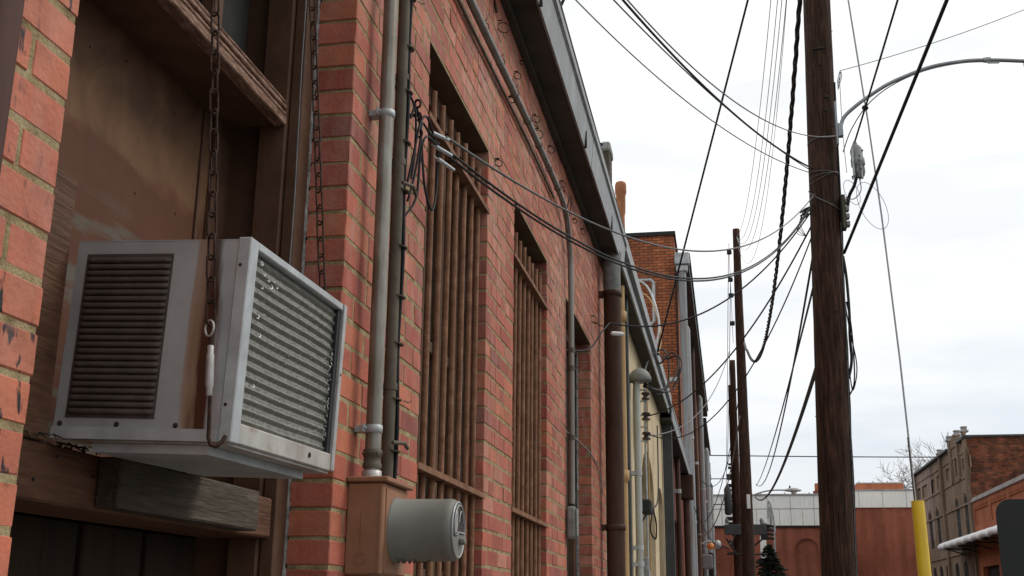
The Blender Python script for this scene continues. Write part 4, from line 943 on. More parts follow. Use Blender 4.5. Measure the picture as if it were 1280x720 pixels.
b = MB(); b.lathe((2.30, 9.4, 4.553), (1, 0, 0), [(0, .022), (.03, .026), (.06, .022)], 12); b.tube([(2.33, 9.4, 4.56), (2.33, 9.38, 4.515), (2.42, 9.38, 4.51)], .008, 6); b.build('clamp', 'galv', t)
b = MB(); b.lathe((2.62, 9.4, 4.50), (1, -.1, -.08), [(0, .03), (.03, .07), (.10, .10), (.30, .13), (.55, .12), (.70, .04)], 16); b.build('lamp_head', 'box_grey', t)
# poles 2..4
QA, QB = (.415, 28, -1.6), (.495, 28, 9.36)
p2 = pole('slim wooden utility pole in the middle distance with a bare top', QA, QB, .170, .085)
TA, TB = (.275, 42, -1.6), (.385, 42, 8.95)
p3 = pole('wooden utility pole carrying a crossarm, just left behind the middle pole', TA, TB, .165, .10)
p4 = pole('short dark pole stub left of the crossarm pole', (.235, 44, -1.6), (.30, 44, 8.4), .12, .10)
b = MB(); b.bbox(.28, .36, 27.80, 27.83, 2.35, 2.68, .004); tag_ = solo(b, 'notice_plate', 'paper_white', 'small blank white plate nailed to the middle distance pole', 'sign', (.36, 27.8, 2.35))
tag_.location.x += .17
for nm, yb, cx_, hs, lab in ((0, 28, .40, (8.9, 7.9, 7.45, 6.6), 'row of small black insulators on the left of the middle distance pole'),):
    t = thing('insulator_rack', lab, 'insulators', (.30, 28, 6.5))
    MB().cyl((.30, 27.98, 6.4), (.30, 27.98, 9.0), .006, 6).build('rod', 'dark_metal', t)
    for q in (8.75, 8.03, 7.62, 6.90): MB().bbox(.24, .36, 27.93, 28.03, q - .05, q + .05, .012).build('insulator', 'dark_metal', t)
# crossarm platform on pole 3
t = thing('crossarm', 'grey timber crossarm with braces on the crossarm pole', 'crossarm', (.33, 42, 2.4))
b = MB(); b.bbox(-.15, 1.30, 41.7, 41.84, 2.62, 2.98, .02); b.build('beam', 'dark_pipe', t)
b = MB()
for (x0_, z0q, x1_, z1q) in ((-.1, 2.5, .25, 1.9), (1.2, 2.5, .40, 1.9), (-.1, 1.95, 1.3, 1.95)): b.tube([(x0_, 41.68, z0q), (x1_, 41.68, z1q)], .03, 6)
b.build('brace', 'dark_metal', t)
for q in (-.05, 1.15): MB().lathe((q, 41.77, 3.0), (0, 0, 1), [(0, .05), (.12, .07), (.2, .03)], 8).build('insulator', 'box_grey', t)
b = MB()
for k in range(26):
    s_ = -1 if k % 3 else 1; c_ = on(TA, TB, 5.2 - k * .13)
    b.mark(); b.bbox(c_.x + s_ * .16, c_.x + s_ * (.20 + R.uniform(0, .20)), 41.8, 41.9, 5.2 - k * .13, 5.27 - k * .13 + R.uniform(0, .08), .01)
b.build('clamp', 'dark_metal', thing('cable_fittings', 'cluster of black clamps and fittings up the crossarm pole', 'cable fittings', (.3, 41.85, 1.9)))
b = MB(); b.lathe((.02, 41.7, 3.3), (0, 0, 1), [(0, .06), (.05, .13), (.9, .13), (1.05, .05)], 12); solo(b, 'transformer', 'dark_pipe', 'small grey transformer can left of the crossarm pole', 'transformer', (.02, 41.7, 3.3))
mat('lamp_paint', [(.36, .37, .38), (.44, .45, .46)], scale=5, rough=.5, bump=0)
t = thing('street_light', 'far cobra head street lamp whose arm leaves the crossarm pole', 'street light', (.45, 42, 3.9))
MB().tube(looped([(.40, 42, 3.75), (.75, 42, 3.95), (1.2, 42, 4.12), (1.6, 42, 4.19), (2.05, 42, 4.19)], 6), .028, 8).build('arm', 'lamp_paint', t)
b = MB(); n = 14; prof = [(0, .03, .03), (.08, .07, .06), (.25, .12, .10), (.45, .13, .10), (.58, .08, .05), (.62, .02, .02)]
vs = [(1.98 + x, 42 + w_ * math.cos(2 * pi * k / n), 4.17 + h_ * math.sin(2 * pi * k / n) * (1 if math.sin(2 * pi * k / n) > 0 else .5)) for x, w_, h_ in prof for k in range(n)]
b.add(vs, [(i * n + k, i * n + (k + 1) % n, (i + 1) * n + (k + 1) % n, (i + 1) * n + k) for i in range(5) for k in range(n)], True); b.build('lamp_head', 'lamp_paint', t)
MB().lathe((2.33, 42, 4.12), (0, 0, -1), [(0, .10), (.06, .08), (.10, .03)], 12).build('lens', 'paper_white', t)
MB().cyl((2.2, 42, 4.26), (2.2, 42, 4.34), .03, 8).build('photocell', 'dark_metal', t)
# guy wire
t = thing('guy_wire', 'pale guy wire with a yellow plastic guard, right of the near pole', 'guy wire', (1.525, 9.5, -1.6))
MB().tube([(1.50, 9.46, -1.58), (1.45, 9.46, .78), (1.422, 9.46, 1.98), (1.373, 9.46, 3.22), (1.326, 9.47, 4.10), (1.245, 9.48, 5.26), (1.12, 9.55, 8.2)], .0075, 6).build('wire', 'cable_pale', t)
b = MB(); n = 16
b.tube([(1.487, 9.46, -1.5), (1.4635, 9.46, .85)], [.056, .049], 16); b.build('guard', 'yellow_plastic', t)
b = MB(); b.tube([(1.442, 9.452, .80), (1.430, 9.452, 1.35)], .006, 8); b.build('rod', 'conduit_old', t)

# ================================================================ WIRES
def span(A, B, sag, n=36):
    A = Vector(A); B = Vector(B); out = []
    for i in range(n + 1):
        q = i / n; p = A.lerp(B, q); p.z -= 4 * sag * q * (1 - q); out.append(p)
    return out
def wire(label, A, B, sag, r=.006, m='cable_black', group='overhead wires strung along the alley', n=36, name='overhead_wire', wob=0):
    b = MB(); P = span(A, B, sag, n)
    if wob: P = [p + Vector((R.uniform(-wob, wob), 0, R.uniform(-wob, wob))) for p in P]
    b.tube(P, r, 6); return solo(b, name, m, label, 'cable', tuple(A), group)
AX = (-.87, 3.43, 1.49)
wire('lowest black service cable from the near wall clamps to the near pole', (-.87, 3.46, 1.46), (.82, 9.48, 3.36), .55, .005)
wire('middle black service cable from the near wall clamps to the near pole', (-.87, 3.44, 1.475), (.82, 9.46, 3.37), .555, .005)
wire('upper thin service cable from the near wall clamps to the near pole', (-.87, 3.40, 1.51), (.84, 9.44, 3.44), .455, .0048, 'cable_grey')
wire('dark service cable from the rusty downspout to the near pole', (-.82, 8.33, 2.09), (.82, 9.48, 3.32), .35, .0065)
b = MB(); b.lathe((-.835, 8.6, 2.075), (.6, .5, .05), [(0, .01), (.02, .018), (.10, .018), (.12, .01)], 10); solo(b, 'cable_splice', 'paper_white', 'short white splice on the cable at the rusty downspout', 'splice', (-.83, 8.6, 2.07))
b = MB(); b.tube(looped([(-.82, 8.33, 2.09), (-.86, 8.1, 1.96), (-.92, 7.9, 1.80), (-1.0, 7.6, 1.72), (-1.08, 7.45, 1.70)], 6), .006, 6); b.tube([(-.99, 8.7, 2.2), (-.84, 8.62, 2.10)], .004, 5)
solo(b, 'cable_tail', 'cable_black', 'black cable drooping from the rusty downspout into the third window', 'cable', (-.82, 8.33, 1.7))
b = MB(); b.tube(looped([(-1.07, 7.40, 1.17), (-.995, 8.0, 1.13), (-.992, 8.7, 1.12), (-.99, 9.1, 1.05), (-.98, 9.2, .9)], 6), .005, 6)
solo(b, 'cable_tail', 'caulk', 'pale thin cable sagging across the brick right of the third window', 'cable', (-.99, 8.5, 1.0))
wire('thick dark cable from the cream building weather hood up to the near pole top', (-.8, 14.3, 3.19), (1.07, 9.5, 7.9), .0, .012)
# twisted bundle
P = span((.885, 9.42, 5.85), (.63, 27.85, 6.17), 1.55, 160)
t = thing('twisted_cable', 'thick twisted black cable sagging from the near pole to the middle pole', 'cable', (.885, 9.42, 5.85))
for q in range(3):
    pts = []
    for i, p in enumerate(P):
        d = (P[min(i + 1, 160)] - P[max(i - 1, 0)]).normalized(); a_ = Vector((1, 0, 0)); a_ = (a_ - d * a_.dot(d)).normalized(); c_ = d.cross(a_)
        f_ = i * 1.05 + q * 2 * pi / 3; rr = .015 + .006 * (i / 160)
        pts.append(p + a_ * (rr * math.cos(f_)) + c_ * (rr * math.sin(f_)))
    MB().tube(pts, .012 if q else .014, 6).build('strand', 'cable_black', t)
b = MB(); b.tube(looped([(.63, 27.85, 6.17), (.60, 27.8, 6.2), (.57, 27.8, 6.35)], 4), .03, 6); b.build('dead_end', 'galv', t)
wire('long thick black cable dropping behind the near pole to the crossarm pole', (.86, 9.72, 2.2), (.98, 41.9, 3.95), .55, .020, n=60)
wire('thin cable, upper of the pair between near pole and crossarm pole', (.84, 9.62, 3.10), (1.03, 42, 4.42), .75, .011, n=50)
wire('thin cable, lower of the pair between near pole and crossarm pole', (.82, 9.66, 2.76), (1.03, 42, 4.35), .25, .010, n=50)
wire('upper cable from the cream building insulators to the near pole', (-.84, 12.70, 2.1), (.83, 9.5, 3.23), .35, .0075)
wire('lower cable from the cream building insulators to the near pole', (-.84, 12.70, 1.90), (.83, 9.5, 3.16), .62, .006)
wire('faint cable from the cream building insulators to the crossarm pole', (-.84, 12.70, 1.88), (.20, 28, 6.2), .5, .008, 'cable_grey')
wire('leftmost thin wire from the near gutter to the near pole', (-.80, 5.9, 3.49), (.81, 9.5, 3.66), .17, .0042, 'cable_grey')
wire('second thin wire from the near gutter to the near pole', (-.80, 5.15, 3.42), (.81, 9.5, 3.69), .12, .0045, 'cable_black')
wire('thick wire from the near gutter to the near pole', (-.82, 4.72, 3.38), (.84, 9.42, 3.66), .20, .0075, 'cable_black')
wire('pale wire from the near gutter that crosses the near pole front', (-.80, 4.75, 3.42), (1.09, 9.38, 3.94), .42, .0045, 'cable_grey')
for (y, zz, lab) in ((5.9, 3.49, 'farthest dark anchor rod holding a wire at the near gutter'), (5.15, 3.42, 'middle dark anchor rod holding a wire at the near gutter'), (4.72, 3.38, 'nearest dark anchor rod, holding the thick wire at the near gutter')):
    b = MB(); b.tube([(-.95, y, 3.15), (-.80, y, zz)], .01, 6); solo(b, 'wire_anchor', 'dark_metal', lab, 'bracket', (-.95, y, 3.15), 'anchor rods on the near gutter')
for i, (x, s_, lab) in enumerate(((.69, .7, 'leftmost'), (.75, 1.05, 'second from left'), (.79, 1.25, 'third from left'), (.83, 1.45, 'rightmost'))):
    wire('%s of four pale thin wires rising from the middle pole top' % lab, (x, 9.5, 6.25), (.50, 28, 9.16), s_, .0048, 'cable_pale')
wire('thin pale wire well right of the four, to the middle pole top', (.93, 9.5, 7.2), (.53, 28, 8.9), 1.9, .004, 'cable_pale')
wire('thick black cable crossing the sky right of the near pole', (1.045, 9.44, 2.90), (3.1, -5, 6.75), .05, .0125, n=40)
wire('black cable holding the splice box right of the near pole', (1.19, 9.35, 3.86), (2.05, -5, 6.55), .25, .008, n=40)
b = MB()
for q in (.035, .15): 
    p = span((1.19, 9.35, 3.86), (2.05, -5, 6.55), .25, 200)[int(q * 200)]; b.lathe(p, (.06, -1, .2), [(0, .01), (.03, .028), (.06, .01)], 10)
solo(b, 'cable_knots', 'dark_metal', 'two black knobs on the cable above the splice box', 'cable fittings', (1.2, 8.8, 4.0))
wire('thin grey wire running up right from the near pole', (1.12, 9.42, 4.56), (5.2, 11.5, 7.0), .15, .0035, 'cable_grey')
b = MB()
for k in range(4): b.tube(looped([(1.12, 9.42, 4.56), (1.10 + k * .01, 9.4, 4.5), (1.09, 9.4, 4.44 - k * .02), (1.10, 9.42, 4.40)], 4), .003, 5)
b.tube([(1.11, 9.41, 4.5), (1.10, 9.40, 4.0), (1.11, 9.4, 3.6)], .003, 5)
solo(b, 'wire_curl', 'cable_grey', 'fine wire curls hooked on the near pole above the arm', 'wire', (1.1, 9.4, 3.6))
b = MB()
for k in range(4):
    b.tube(looped([P1(3.36, pi + .25 * (k % 3), .0), P1(3.33 - .02 * k, pi + .2, .05), P1(3.22 - .03 * k, pi + .1, .09 + .01 * k), P1(3.1, pi, .04)], 5), .003, 5)
for k in range(3): b.lathe(P1(3.36 - .03 * k, pi + .1, .0), (-.9, .1, -.5), [(0, .008), (.05, .014), (.10, .006)], 8)
solo(b, 'cable_tangle', 'dark_metal', 'dark clamps and loops on the left side of the near pole', 'cables', (.8, 9.5, 3.1))
wire('black wire hanging from the middle pole to the far alley wall', (.35, 27.9, 4.9), (-.6, 30, 2.2), .5, .009)
wire('pale slack cable from the middle pole to the far alley wall', (.38, 27.8, 4.55), (-.85, 33, 2.1), .9, .014, 'white_pipe')
wire('black wire between the far alley wall and the crossarm pole', (-.7, 33, 3.6), (.2, 42, 5.6), .6, .012)
wire('dark wire low between far alley wall and crossarm pole', (-.85, 30, 2.6), (.3, 42, 2.8), .8, .010)
wire('dark wire crossing the sky behind the near pole above the far roof', (-3, 78, 10.2), (17, 79, 9.9), .05, .035, n=30)
wire('long dark wire left of the middle pole, upper of two street wires', (-3, 76, 8.35), (1.0, 76, 8.35), 0, .03, n=8)
wire('long dark wire left of the middle pole, lower of two street wires', (-3, 76, 6.7), (1.0, 76, 6.7), 0, .03, n=8)
wire('thin wire down the left of the middle pole insulators', (.28, 28, 8.75), (-.05, 40, 3.5), .1, .009)
wire('second thin wire down the left of the middle pole', (.30, 28, 8.0), (.05, 41, 5.0), .2, .009)

# ================================================================ RIGHT: SIGN, BUILDINGS
t = thing('street_sign', 'dark back of a large round cornered sign at the right edge', 'sign', (1.62, 6, -1.6))
b = MB(); x0_, x1_, z0q, z1q, rr = 1.29, 1.98, -.45, .545, .07; pts = []
for (cx_, cz_, a0) in ((x1_ - rr, z1q - rr, 0), (x0_ + rr, z1q - rr, pi / 2), (x0_ + rr, z0q + rr, pi), (x1_ - rr, z0q + rr, 1.5 * pi)):
    pts += [(cx_ + rr * math.cos(a0 + pi / 2 * k / 8), cz_ + rr * math.sin(a0 + pi / 2 * k / 8)) for k in range(9)]
m_ = len(pts); b.add([(x, 6.0, z_) for x, z_ in pts] + [(x, 6.006, z_) for x, z_ in pts], [tuple(range(m_)), tuple(range(m_, 2 * m_))[::-1]] + [(k, (k + 1) % m_, m_ + (k + 1) % m_, m_ + k) for k in range(m_)])
b.build('panel', 'sign_back', t)
MB().bbox(1.60, 1.65, 5.94, 5.998, -1.6, .45, .003).build('post', 'dark_metal', t)
MB().cyl((1.625, 5.93, .3), (1.625, 5.94, .3), .012, 8).build('bolt', 'galv', t)

rb = thing('brick_building', 'tall dark brick corner building with arched windows and capped parapet, on the right', 'building', (12, 61, -1.6))
XR = 12.0
PR = lambda u, z_, d: (XR + d, u, z_)
b = MB()
WU = [(61.75, 62.75), (64.1, 65.1), (70.2, 71.1), (72.75, 73.75), (75.1, 76.0)]
WL = [(60.95, 62.1), (63.3, 64.4), (65.75, 66.8), (68.6, 69.6), (70.6, 71.6), (72.8, 73.8)]
PN = [(60.4, 62.3, 7.1, 7.72), (65.75, 67.0, 7.08, 7.72), (68.6, 70.1, 6.96, 7.68), (70.9, 72.5, 6.88, 7.64), (73.4, 75.35, 6.92, 7.64), (75.95, 77.2, 7.0, 7.66)]
facade(b, PR, 60.7, 77.8, -1.6, 8.55, [
    (-1.4, 1.6, [(61.5 + 3.2 * k, 63.3 + 3.2 * k, -1.2, 1.1, .3, .1) for k in range(5)]),
    (1.0 + .61, 3.0, [(a, c_, 1.62, 2.35, .32, .03) for a, c_ in WL]),
    (3.6, 6.35, [(a, c_, 3.75, 5.45, .42, .03) for a, c_ in WU]),
    (6.6, 8.1, [(a, c_, z0q, z1q, 0, .08) for a, c_, z0q, z1q in PN] + [(63.2, 64.3, 7.05, 7.55, .42, .08)])])
b.quad((XR, 60.7, -1.6), (30, 60.7, -1.6), (30, 60.7, 3), (XR, 60.7, 3)); b.quad((XR, 60.7, 8.45), (30, 60.7, 8.45), (30, 77.8, 8.45), (XR, 77.8, 8.45)); b.quad((XR, 77.8, -1.6), (XR, 77.8, 8.5), (30, 77.8, 8.5), (30, 77.8, -1.6))
b.build('wall', 'brick_brown', rb)
b = MB(); b.box(12.003, 30, 60.64, 60.699, -1.6, 8.62); b.build('side_wall', 'brick_side', rb)
b = MB(); b.box(XR - .012, XR - .003, 73.0, 77.75, 5.4, 8.4); 
for a, c_ in WU[4:]: pass
b = MB()
facade(b, lambda u, z_, d: (XR - .012 + d * 0, u, z_), 71.9, 77.79, 4.2, 8.5, [(4.2, 6.3, [(a - .02, c_ + .02, 4.2, 5.45, .44, 0) for a, c_ in WU[3:]]), (6.6, 8.1, [(a, c_, z0q, z1q, 0, 0) for a, c_, z0q, z1q in PN if a > 71.9])])
b.build('pale_patch', 'brick_patch', rb)
for a, c_ in WU:
    p = arch_poly(PR, a, c_, 3.75, 5.45, .42, .026); m_ = MB(); m_.add(p, [tuple(range(len(p)))]); w_ = m_.build('window', 'window_dark', rb)
    m_ = MB(); m_.box(XR + .012, XR + .024, (a + c_) / 2 - .03, (a + c_) / 2 + .03, 3.75, 5.8); m_.box(XR + .012, XR + .024, a, c_, 4.7, 4.76); m_.build('sash', 'dark_pipe', w_)
    m_ = MB(); m_.tube([(XR + .012, (a + c_) / 2 - (c_ - a + .2) / 2 * math.cos(pi * k / 12), 5.45 + .55 * math.sin(pi * k / 12)) for k in range(13)], .055, 6); m_.build('hood_mould', 'brick_brown', w_)
for a, c_, z0q, z1q in PN: MB().quad((XR + .079, a, z0q), (XR + .079, c_, z0q), (XR + .079, c_, z1q), (XR + .079, a, z1q)).build('recessed_panel', 'brick_brown', rb)
p = arch_poly(PR, 63.2, 64.3, 7.05, 7.55, .42, .079); m_ = MB(); m_.add(p, [tuple(range(len(p)))]); m_.build('recessed_panel', 'brick_brown', rb)
for a, c_ in WL:
    p = arch_poly(PR, a, c_, 1.62, 2.35, .32, .026); m_ = MB(); m_.add(p, [tuple(range(len(p)))]); m_.build('window', 'window_dark', rb)
for k in range(5):
    p = arch_poly(PR, 61.5 + 3.2 * k, 63.3 + 3.2 * k, -1.2, 1.1, .3, .09); m_ = MB(); m_.add(p, [tuple(range(len(p)))]); m_.build('window', 'window_dark', rb)
for (a, w_, z0q, z1q) in ((60.66, .5, -1.6, 8.9), (67.9, .45, -1.6, 8.7), (64.75, .38, 6.75, 9.0), (62.65, .38, 6.75, 9.0), (77.3, .5, -1.6, 8.7)):
    MB().box(XR - .14, XR - .004, a, a + w_, z0q, z1q).build('pilaster', 'brick_brown', rb)
b = MB(); b.box(XR - .06, XR - .004, 60.68, 77.8, 5.36, 5.46); b.box(XR - .06, XR - .004, 60.68, 77.8, 3.02, 3.12); b.box(XR - .05, XR - .003, 60.68, 77.8, 7.95, 8.05); b.box(XR - .05, XR - .003, 60.68, 77.8, 6.7, 6.78); b.build('belt_course', 'brick_brown', rb)
b = MB(); b.box(XR - .22, XR + .3, 60.6, 62.5, 8.552, 8.68); b.box(XR - .22, XR + .3, 65.3, 77.9, 8.552, 8.66); b.box(XR - .2, 30, 60.55, 60.95, 8.622, 8.72) ; b.build('coping', 'dark_pipe', rb)
b = MB(); b.box(XR - .05, XR + .25, 62.66, 65.12, 8.551, 8.85)
pts = [(XR - .02, 63.9 - .85 * math.cos(pi * k / 12), 8.85 + .35 * math.sin(pi * k / 12)) for k in range(13)]
b.add(pts + [(x + .25, y, z_) for x, y, z_ in pts], [tuple(range(13)), tuple(range(13, 26))[::-1]] + [(k, k + 1, k + 14, k + 13) for k in range(12)]); b.build('gable', 'brick_brown', rb)
for (y, zb) in ((60.9, 8.9), (62.84, 9.0), (64.94, 9.0), (68.1, 8.7)):
    b = MB(); b.bbox(XR - .24, XR + .16, y - .21, y + .21, zb, zb + .10, .02); b.bbox(XR - .17, XR + .10, y - .15, y + .15, zb + .10, zb + .22, .03); b.bbox(XR - .20, XR + .13, y - .18, y + .18, zb + .22, zb + .30, .04); b.build('pier_cap', 'stone_trim', rb)

sb = thing('shop_building', 'low orange brick shop with panelled parapet and grey coping, on the right', 'building', (12, 50, -1.6))
PS = lambda u, z_, d: (XR - .02 + d, u, z_)
b = MB(); facade(b, PS, 38, 60.6, -1.6, 5.35, [(-1.5, 2.6, [(39 + 4.3 * k, 42.4 + 4.3 * k, -1.0, 2.2, 0, .3) for k in range(5)]), (4.15, 5.0, [(38.6 + 3.7 * k, 41.9 + 3.7 * k, 4.2, 4.95, 0, .06) for k in range(6)])])
b.quad((XR - .02, 38, -1.6), (28, 38, -1.6), (28, 38, 5.35), (XR - .02, 38, 5.35)); b.quad((XR, 38, 5.3), (28, 38, 5.3), (28, 60.6, 5.3), (XR, 60.6, 5.3))
for k in range(6):
    for q in range(14): b.box(XR - .05, XR - .021, 38.7 + 3.7 * k + q * .23, 38.8 + 3.7 * k + q * .23, 5.02, 5.12)
b.build('wall', 'brick_shop', sb)
b = MB(); 
for k in range(6): b.box(XR + .035, XR + .05, 38.6 + 3.7 * k, 41.9 + 3.7 * k, 4.2, 4.95)
b.build('panel', 'brick_shop', sb)
b = MB(); b.box(XR - .12, XR + .35, 37.9, 60.6, 5.352, 5.44); b.box(XR - .04, XR + .2, 37.95, 60.6, 5.44, 5.56); b.build('coping', 'stone_trim', sb)
for k in range(5): MB().box(XR + .2, XR + .24, 39 + 4.3 * k, 42.4 + 4.3 * k, -1.0, 2.2).build('window', 'window_dark', sb)
t = thing('awning', 'white ribbed awning with a rounded front edge over the shop', 'awning', (10.8, 52, 3.1))
prof = [(11.97, 3.84), (11.5, 3.74), (11.1, 3.63), (10.90, 3.54), (10.80, 3.44), (10.79, 3.33), (10.83, 3.25), (10.90, 3.23)]
b = MB(); ys = [40 + i * .12 for i in range(int((64.6 - 40) / .12) + 1)]; vs = []
for y in ys:
    k_ = abs(math.sin(pi * (y - 40) / 1.8)) ** .35; 
    for i, (x, z_) in enumerate(prof): vs.append((x + (.09 * (1 - k_) if i > 1 else 0), y, z_ - .06 * (1 - k_)))
m_ = len(prof); b.add(vs, [(i * m_ + j, i * m_ + j + 1, (i + 1) * m_ + j + 1, (i + 1) * m_ + j) for i in range(len(ys) - 1) for j in range(m_ - 1)], True)
b.add([(x, 64.6, z_) for x, z_ in prof] + [(11.97, 64.6, 3.2)], [tuple(range(m_ + 1))]); b.build('canopy', 'awning_white', t)
b = MB()
for y in range(42, 65, 3): b.mark(); b.tube([(11.95, y, 2.9), (10.95, y, 3.22)], .03, 6); b.tube([(11.95, y, 3.2), (10.9, y, 3.24)], .03, 6)
b.build('bracket', 'dark_metal', t)

# ================================================================ FAR BUILDINGS ACROSS THE STREET
fb = thing('brick_building', 'wide red brick building with pale panel band across the alley end, left part', 'building', (0, 80, -1.6))
PF = lambda u, z_, d: (u, 80 + d, z_)
b = MB(); facade(b, PF, -26, 7.2, -1.6, 5.62, [(-1.0, 5.2, [(4.42, 5.78, -.4, 4.0, .68, .09), (-1.0, .02, -.4, 3.7, .6, .09), (-6.4, -5.04, -.4, 4.0, .68, .09)])])
b.quad((7.2, 80, -1.6), (7.2, 95, -1.6), (7.2, 95, 7.6), (7.2, 80, 7.6)); b.build('wall', 'brick_far', fb)
for (a, c_, s1) in ((4.42, 5.78, 4.0), (-1.0, .02, 3.7), (-6.4, -5.04, 4.0)):
    p = arch_poly(PF, a, c_, -.4, s1, .68 if s1 == 4.0 else .6, .088); m_ = MB(); m_.add(p, [tuple(range(len(p)))]); m_.build('arch_infill', 'brick_far', fb)
    m_ = MB(); w_ = (c_ - a) / 2 + .12; cc = (a + c_) / 2; m_.tube([(a - .12, 79.98, -.4)] + [(cc - w_ * math.cos(pi * k / 16), 79.98, s1 + (w_ + .02) * math.sin(pi * k / 16)) for k in range(17)] + [(c_ + .12, 79.98, -.4)], .055, 6); m_.build('arch_trim', 'brick_far', fb)
b = MB(); b.box(-26, 7.25, 79.88, 80.0, 5.622, 7.62); b.box(-26, 7.25, 80.0, 94, 7.50, 7.62)
b.build('cladding', 'white_cladding', fb)
b = MB()
for k in range(44):
    x = 7.2 - k * .76; b.mark(); b.box(x - .016, x + .016, 79.868, 79.879, 5.63, 6.72 if k % 2 else 7.58)
b.mark(); b.box(-26, 7.25, 79.866, 79.8675, 6.70, 6.75); b.build('joint', 'stone_trim', fb)
b = MB(); b.box(-26.05, 7.3, 79.80, 80.05, 7.621, 7.72)
for k in range(20): b.box(7 - k * 1.6, 7.07 - k * 1.6, 79.85, 79.95, 7.72, 7.80)
b.build('coping', 'stone_trim', fb)
b = MB(); b.box(-26, 7.22, 79.85, 79.879, 5.52, 5.621); b.build('shadow_trim', 'dark_metal', fb)
b = MB(); b.bbox(2.05, 2.46, 79.9, 79.995, 3.2, 4.92, .01); solo(b, 'downspout', 'white_cladding', 'white square downspout on the far red brick building beside the conifer', 'downspout', (2.25, 79.95, 3.2))
f2 = thing('brick_building', 'plain red brick building with slim white band, far behind the yellow guy guard', 'building', (10, 90, -1.6))
b = MB(); b.box(6.9, 24, 90, 105, -1.6, 7.62); b.build('wall', 'brick_far', f2)
b = MB(); b.box(6.88, 24, 89.88, 90.0, 7.622, 8.86); b.box(6.88, 24, 90, 104, 8.7, 8.86); b.build('cladding', 'white_cladding', f2)
b = MB()
for k in range(10): b.mark(); b.box(8 + k * 1.7, 8.035 + k * 1.7, 89.868, 89.879, 7.65, 8.82)
b.build('joint', 'stone_trim', f2)
b = MB(); b.box(6.85, 24.05, 89.82, 90.05, 8.861, 8.96); b.build('coping', 'stone_trim', f2)
b = MB(); b.box(9.9, 13.3, 92, 98, 8.87, 9.62); b.build('penthouse', 'brick_shop', f2)
b = MB(); b.box(9.85, 13.35, 91.95, 98, 9.622, 9.7)
for k in range(4): b.box(10 + k * 1.05, 10.08 + k * 1.05, 91.96, 92.1, 9.7, 9.8)
b.build('penthouse_coping', 'stone_trim', f2)
ch = thing('chimney', 'small dark brick chimney on the far roof just left of the near pole', 'chimney', (6.3, 84, 7.6))
MB().bbox(6.15, 6.75, 84, 84.6, 7.6, 8.85, .02).build('stack', 'brick_shop', ch); MB().box(6.0, 6.4, 83.8, 84.2, 7.63, 8.3).build('flue_block', 'brick_red', ch)

# traffic signal + blade sign
t = thing('traffic_signal', 'black traffic signal seen side on at the alley end', 'traffic signal', (2.2, 70, 3.0))
MB().bbox(1.85, 2.25, 69.9, 70.2, 4.1, 5.05, .04).build('housing', 'dark_metal', t)
for k in range(4): MB().tube([(2.25, 70.05, 4.22 + k * .24), (2.62, 70.05, 4.16 + k * .24)], .075, 8).build('visor', 'dark_metal', t)
MB().tube([(2.05, 70.05, 5.0), (2.05, 70.05, 5.2)], .04, 6).build('hanger', 'galv', t)
MB().tube([(.35, 70, 4.9), (1.9, 70.05, 4.9)], .05, 8).build('arm', 'dark_metal', t)
MB().tube([(.35, 70, -1.6), (.35, 70, 5.2)], .09, 10).build('post', 'dark_metal', t)
t = thing('blade_sign', 'tall narrow pale blade sign edge on above the traffic signal', 'sign', (2.4, 72, -1.6))
b = MB(); b.tube(looped([(2.75, 72, 4.7), (2.70, 72, 5.6), (2.55, 72, 6.4), (2.42, 72, 6.5), (2.38, 72, 5.5)], 5), .06, 8); b.build('frame', 'galv', t)
MB().bbox(2.46, 2.62, 71.95, 72.05, 4.9, 6.2, .03).build('panel', 'stone_trim', t)
MB().tube([(2.7, 72, -1.6), (2.7, 72, 4.9)], .05, 8).build('post', 'galv', t)

# ================================================================ TREES
def bare_tree(base, h, seed, label):
    rr = random.Random(seed); t = thing('bare_tree', label, 'tree', base, 'bare winter trees beyond the far roofs')
    tr = MB(); cr = MB()
    def grow(p, d, L_, r_, lev, mb):
        n = 4; pts = [p]; q = Vector(p); dd = Vector(d)
        for i in range(n):
            dd = (dd + Vector((rr.uniform(-.16, .16), rr.uniform(-.16, .16), rr.uniform(-.05, .14)))).normalized(); q = q + dd * (L_ / n); pts.append(q.copy())
        mb.tube(pts, [r_ * (1 - .4 * i / n) for i in range(n + 1)], 5 if lev < 2 else 3, cap=False)
        if lev >= 7: return
        k = 3
        for j in range(k):
            a_ = rr.uniform(0, 2 * pi); sp = rr.uniform(.35, 1.05)
            o = dd.orthogonal().normalized(); o.rotate(Matrix.Rotation(a_, 3, dd)); nd = (dd * math.cos(sp) + o * math.sin(sp)).normalized()
            grow(pts[rr.choice([2, 3, 4, 4])], nd, L_ * rr.uniform(.62, .80), max(.017, r_ * .56), lev + 1, cr)
    grow(Vector(base), Vector((0, 0, 1)), h * .34, h * .022, 0, tr)
    tr.build('trunk', 'bark', t); cr.build('crown', 'bark', t)
bare_tree((19.3, 104, -1.6), 18.0, 5, 'bare winter tree with a wide twiggy crown behind the corner building, left one')
bare_tree((20.6, 106, -1.6), 14.6, 12, 'bare winter tree behind the corner building parapet, right one')
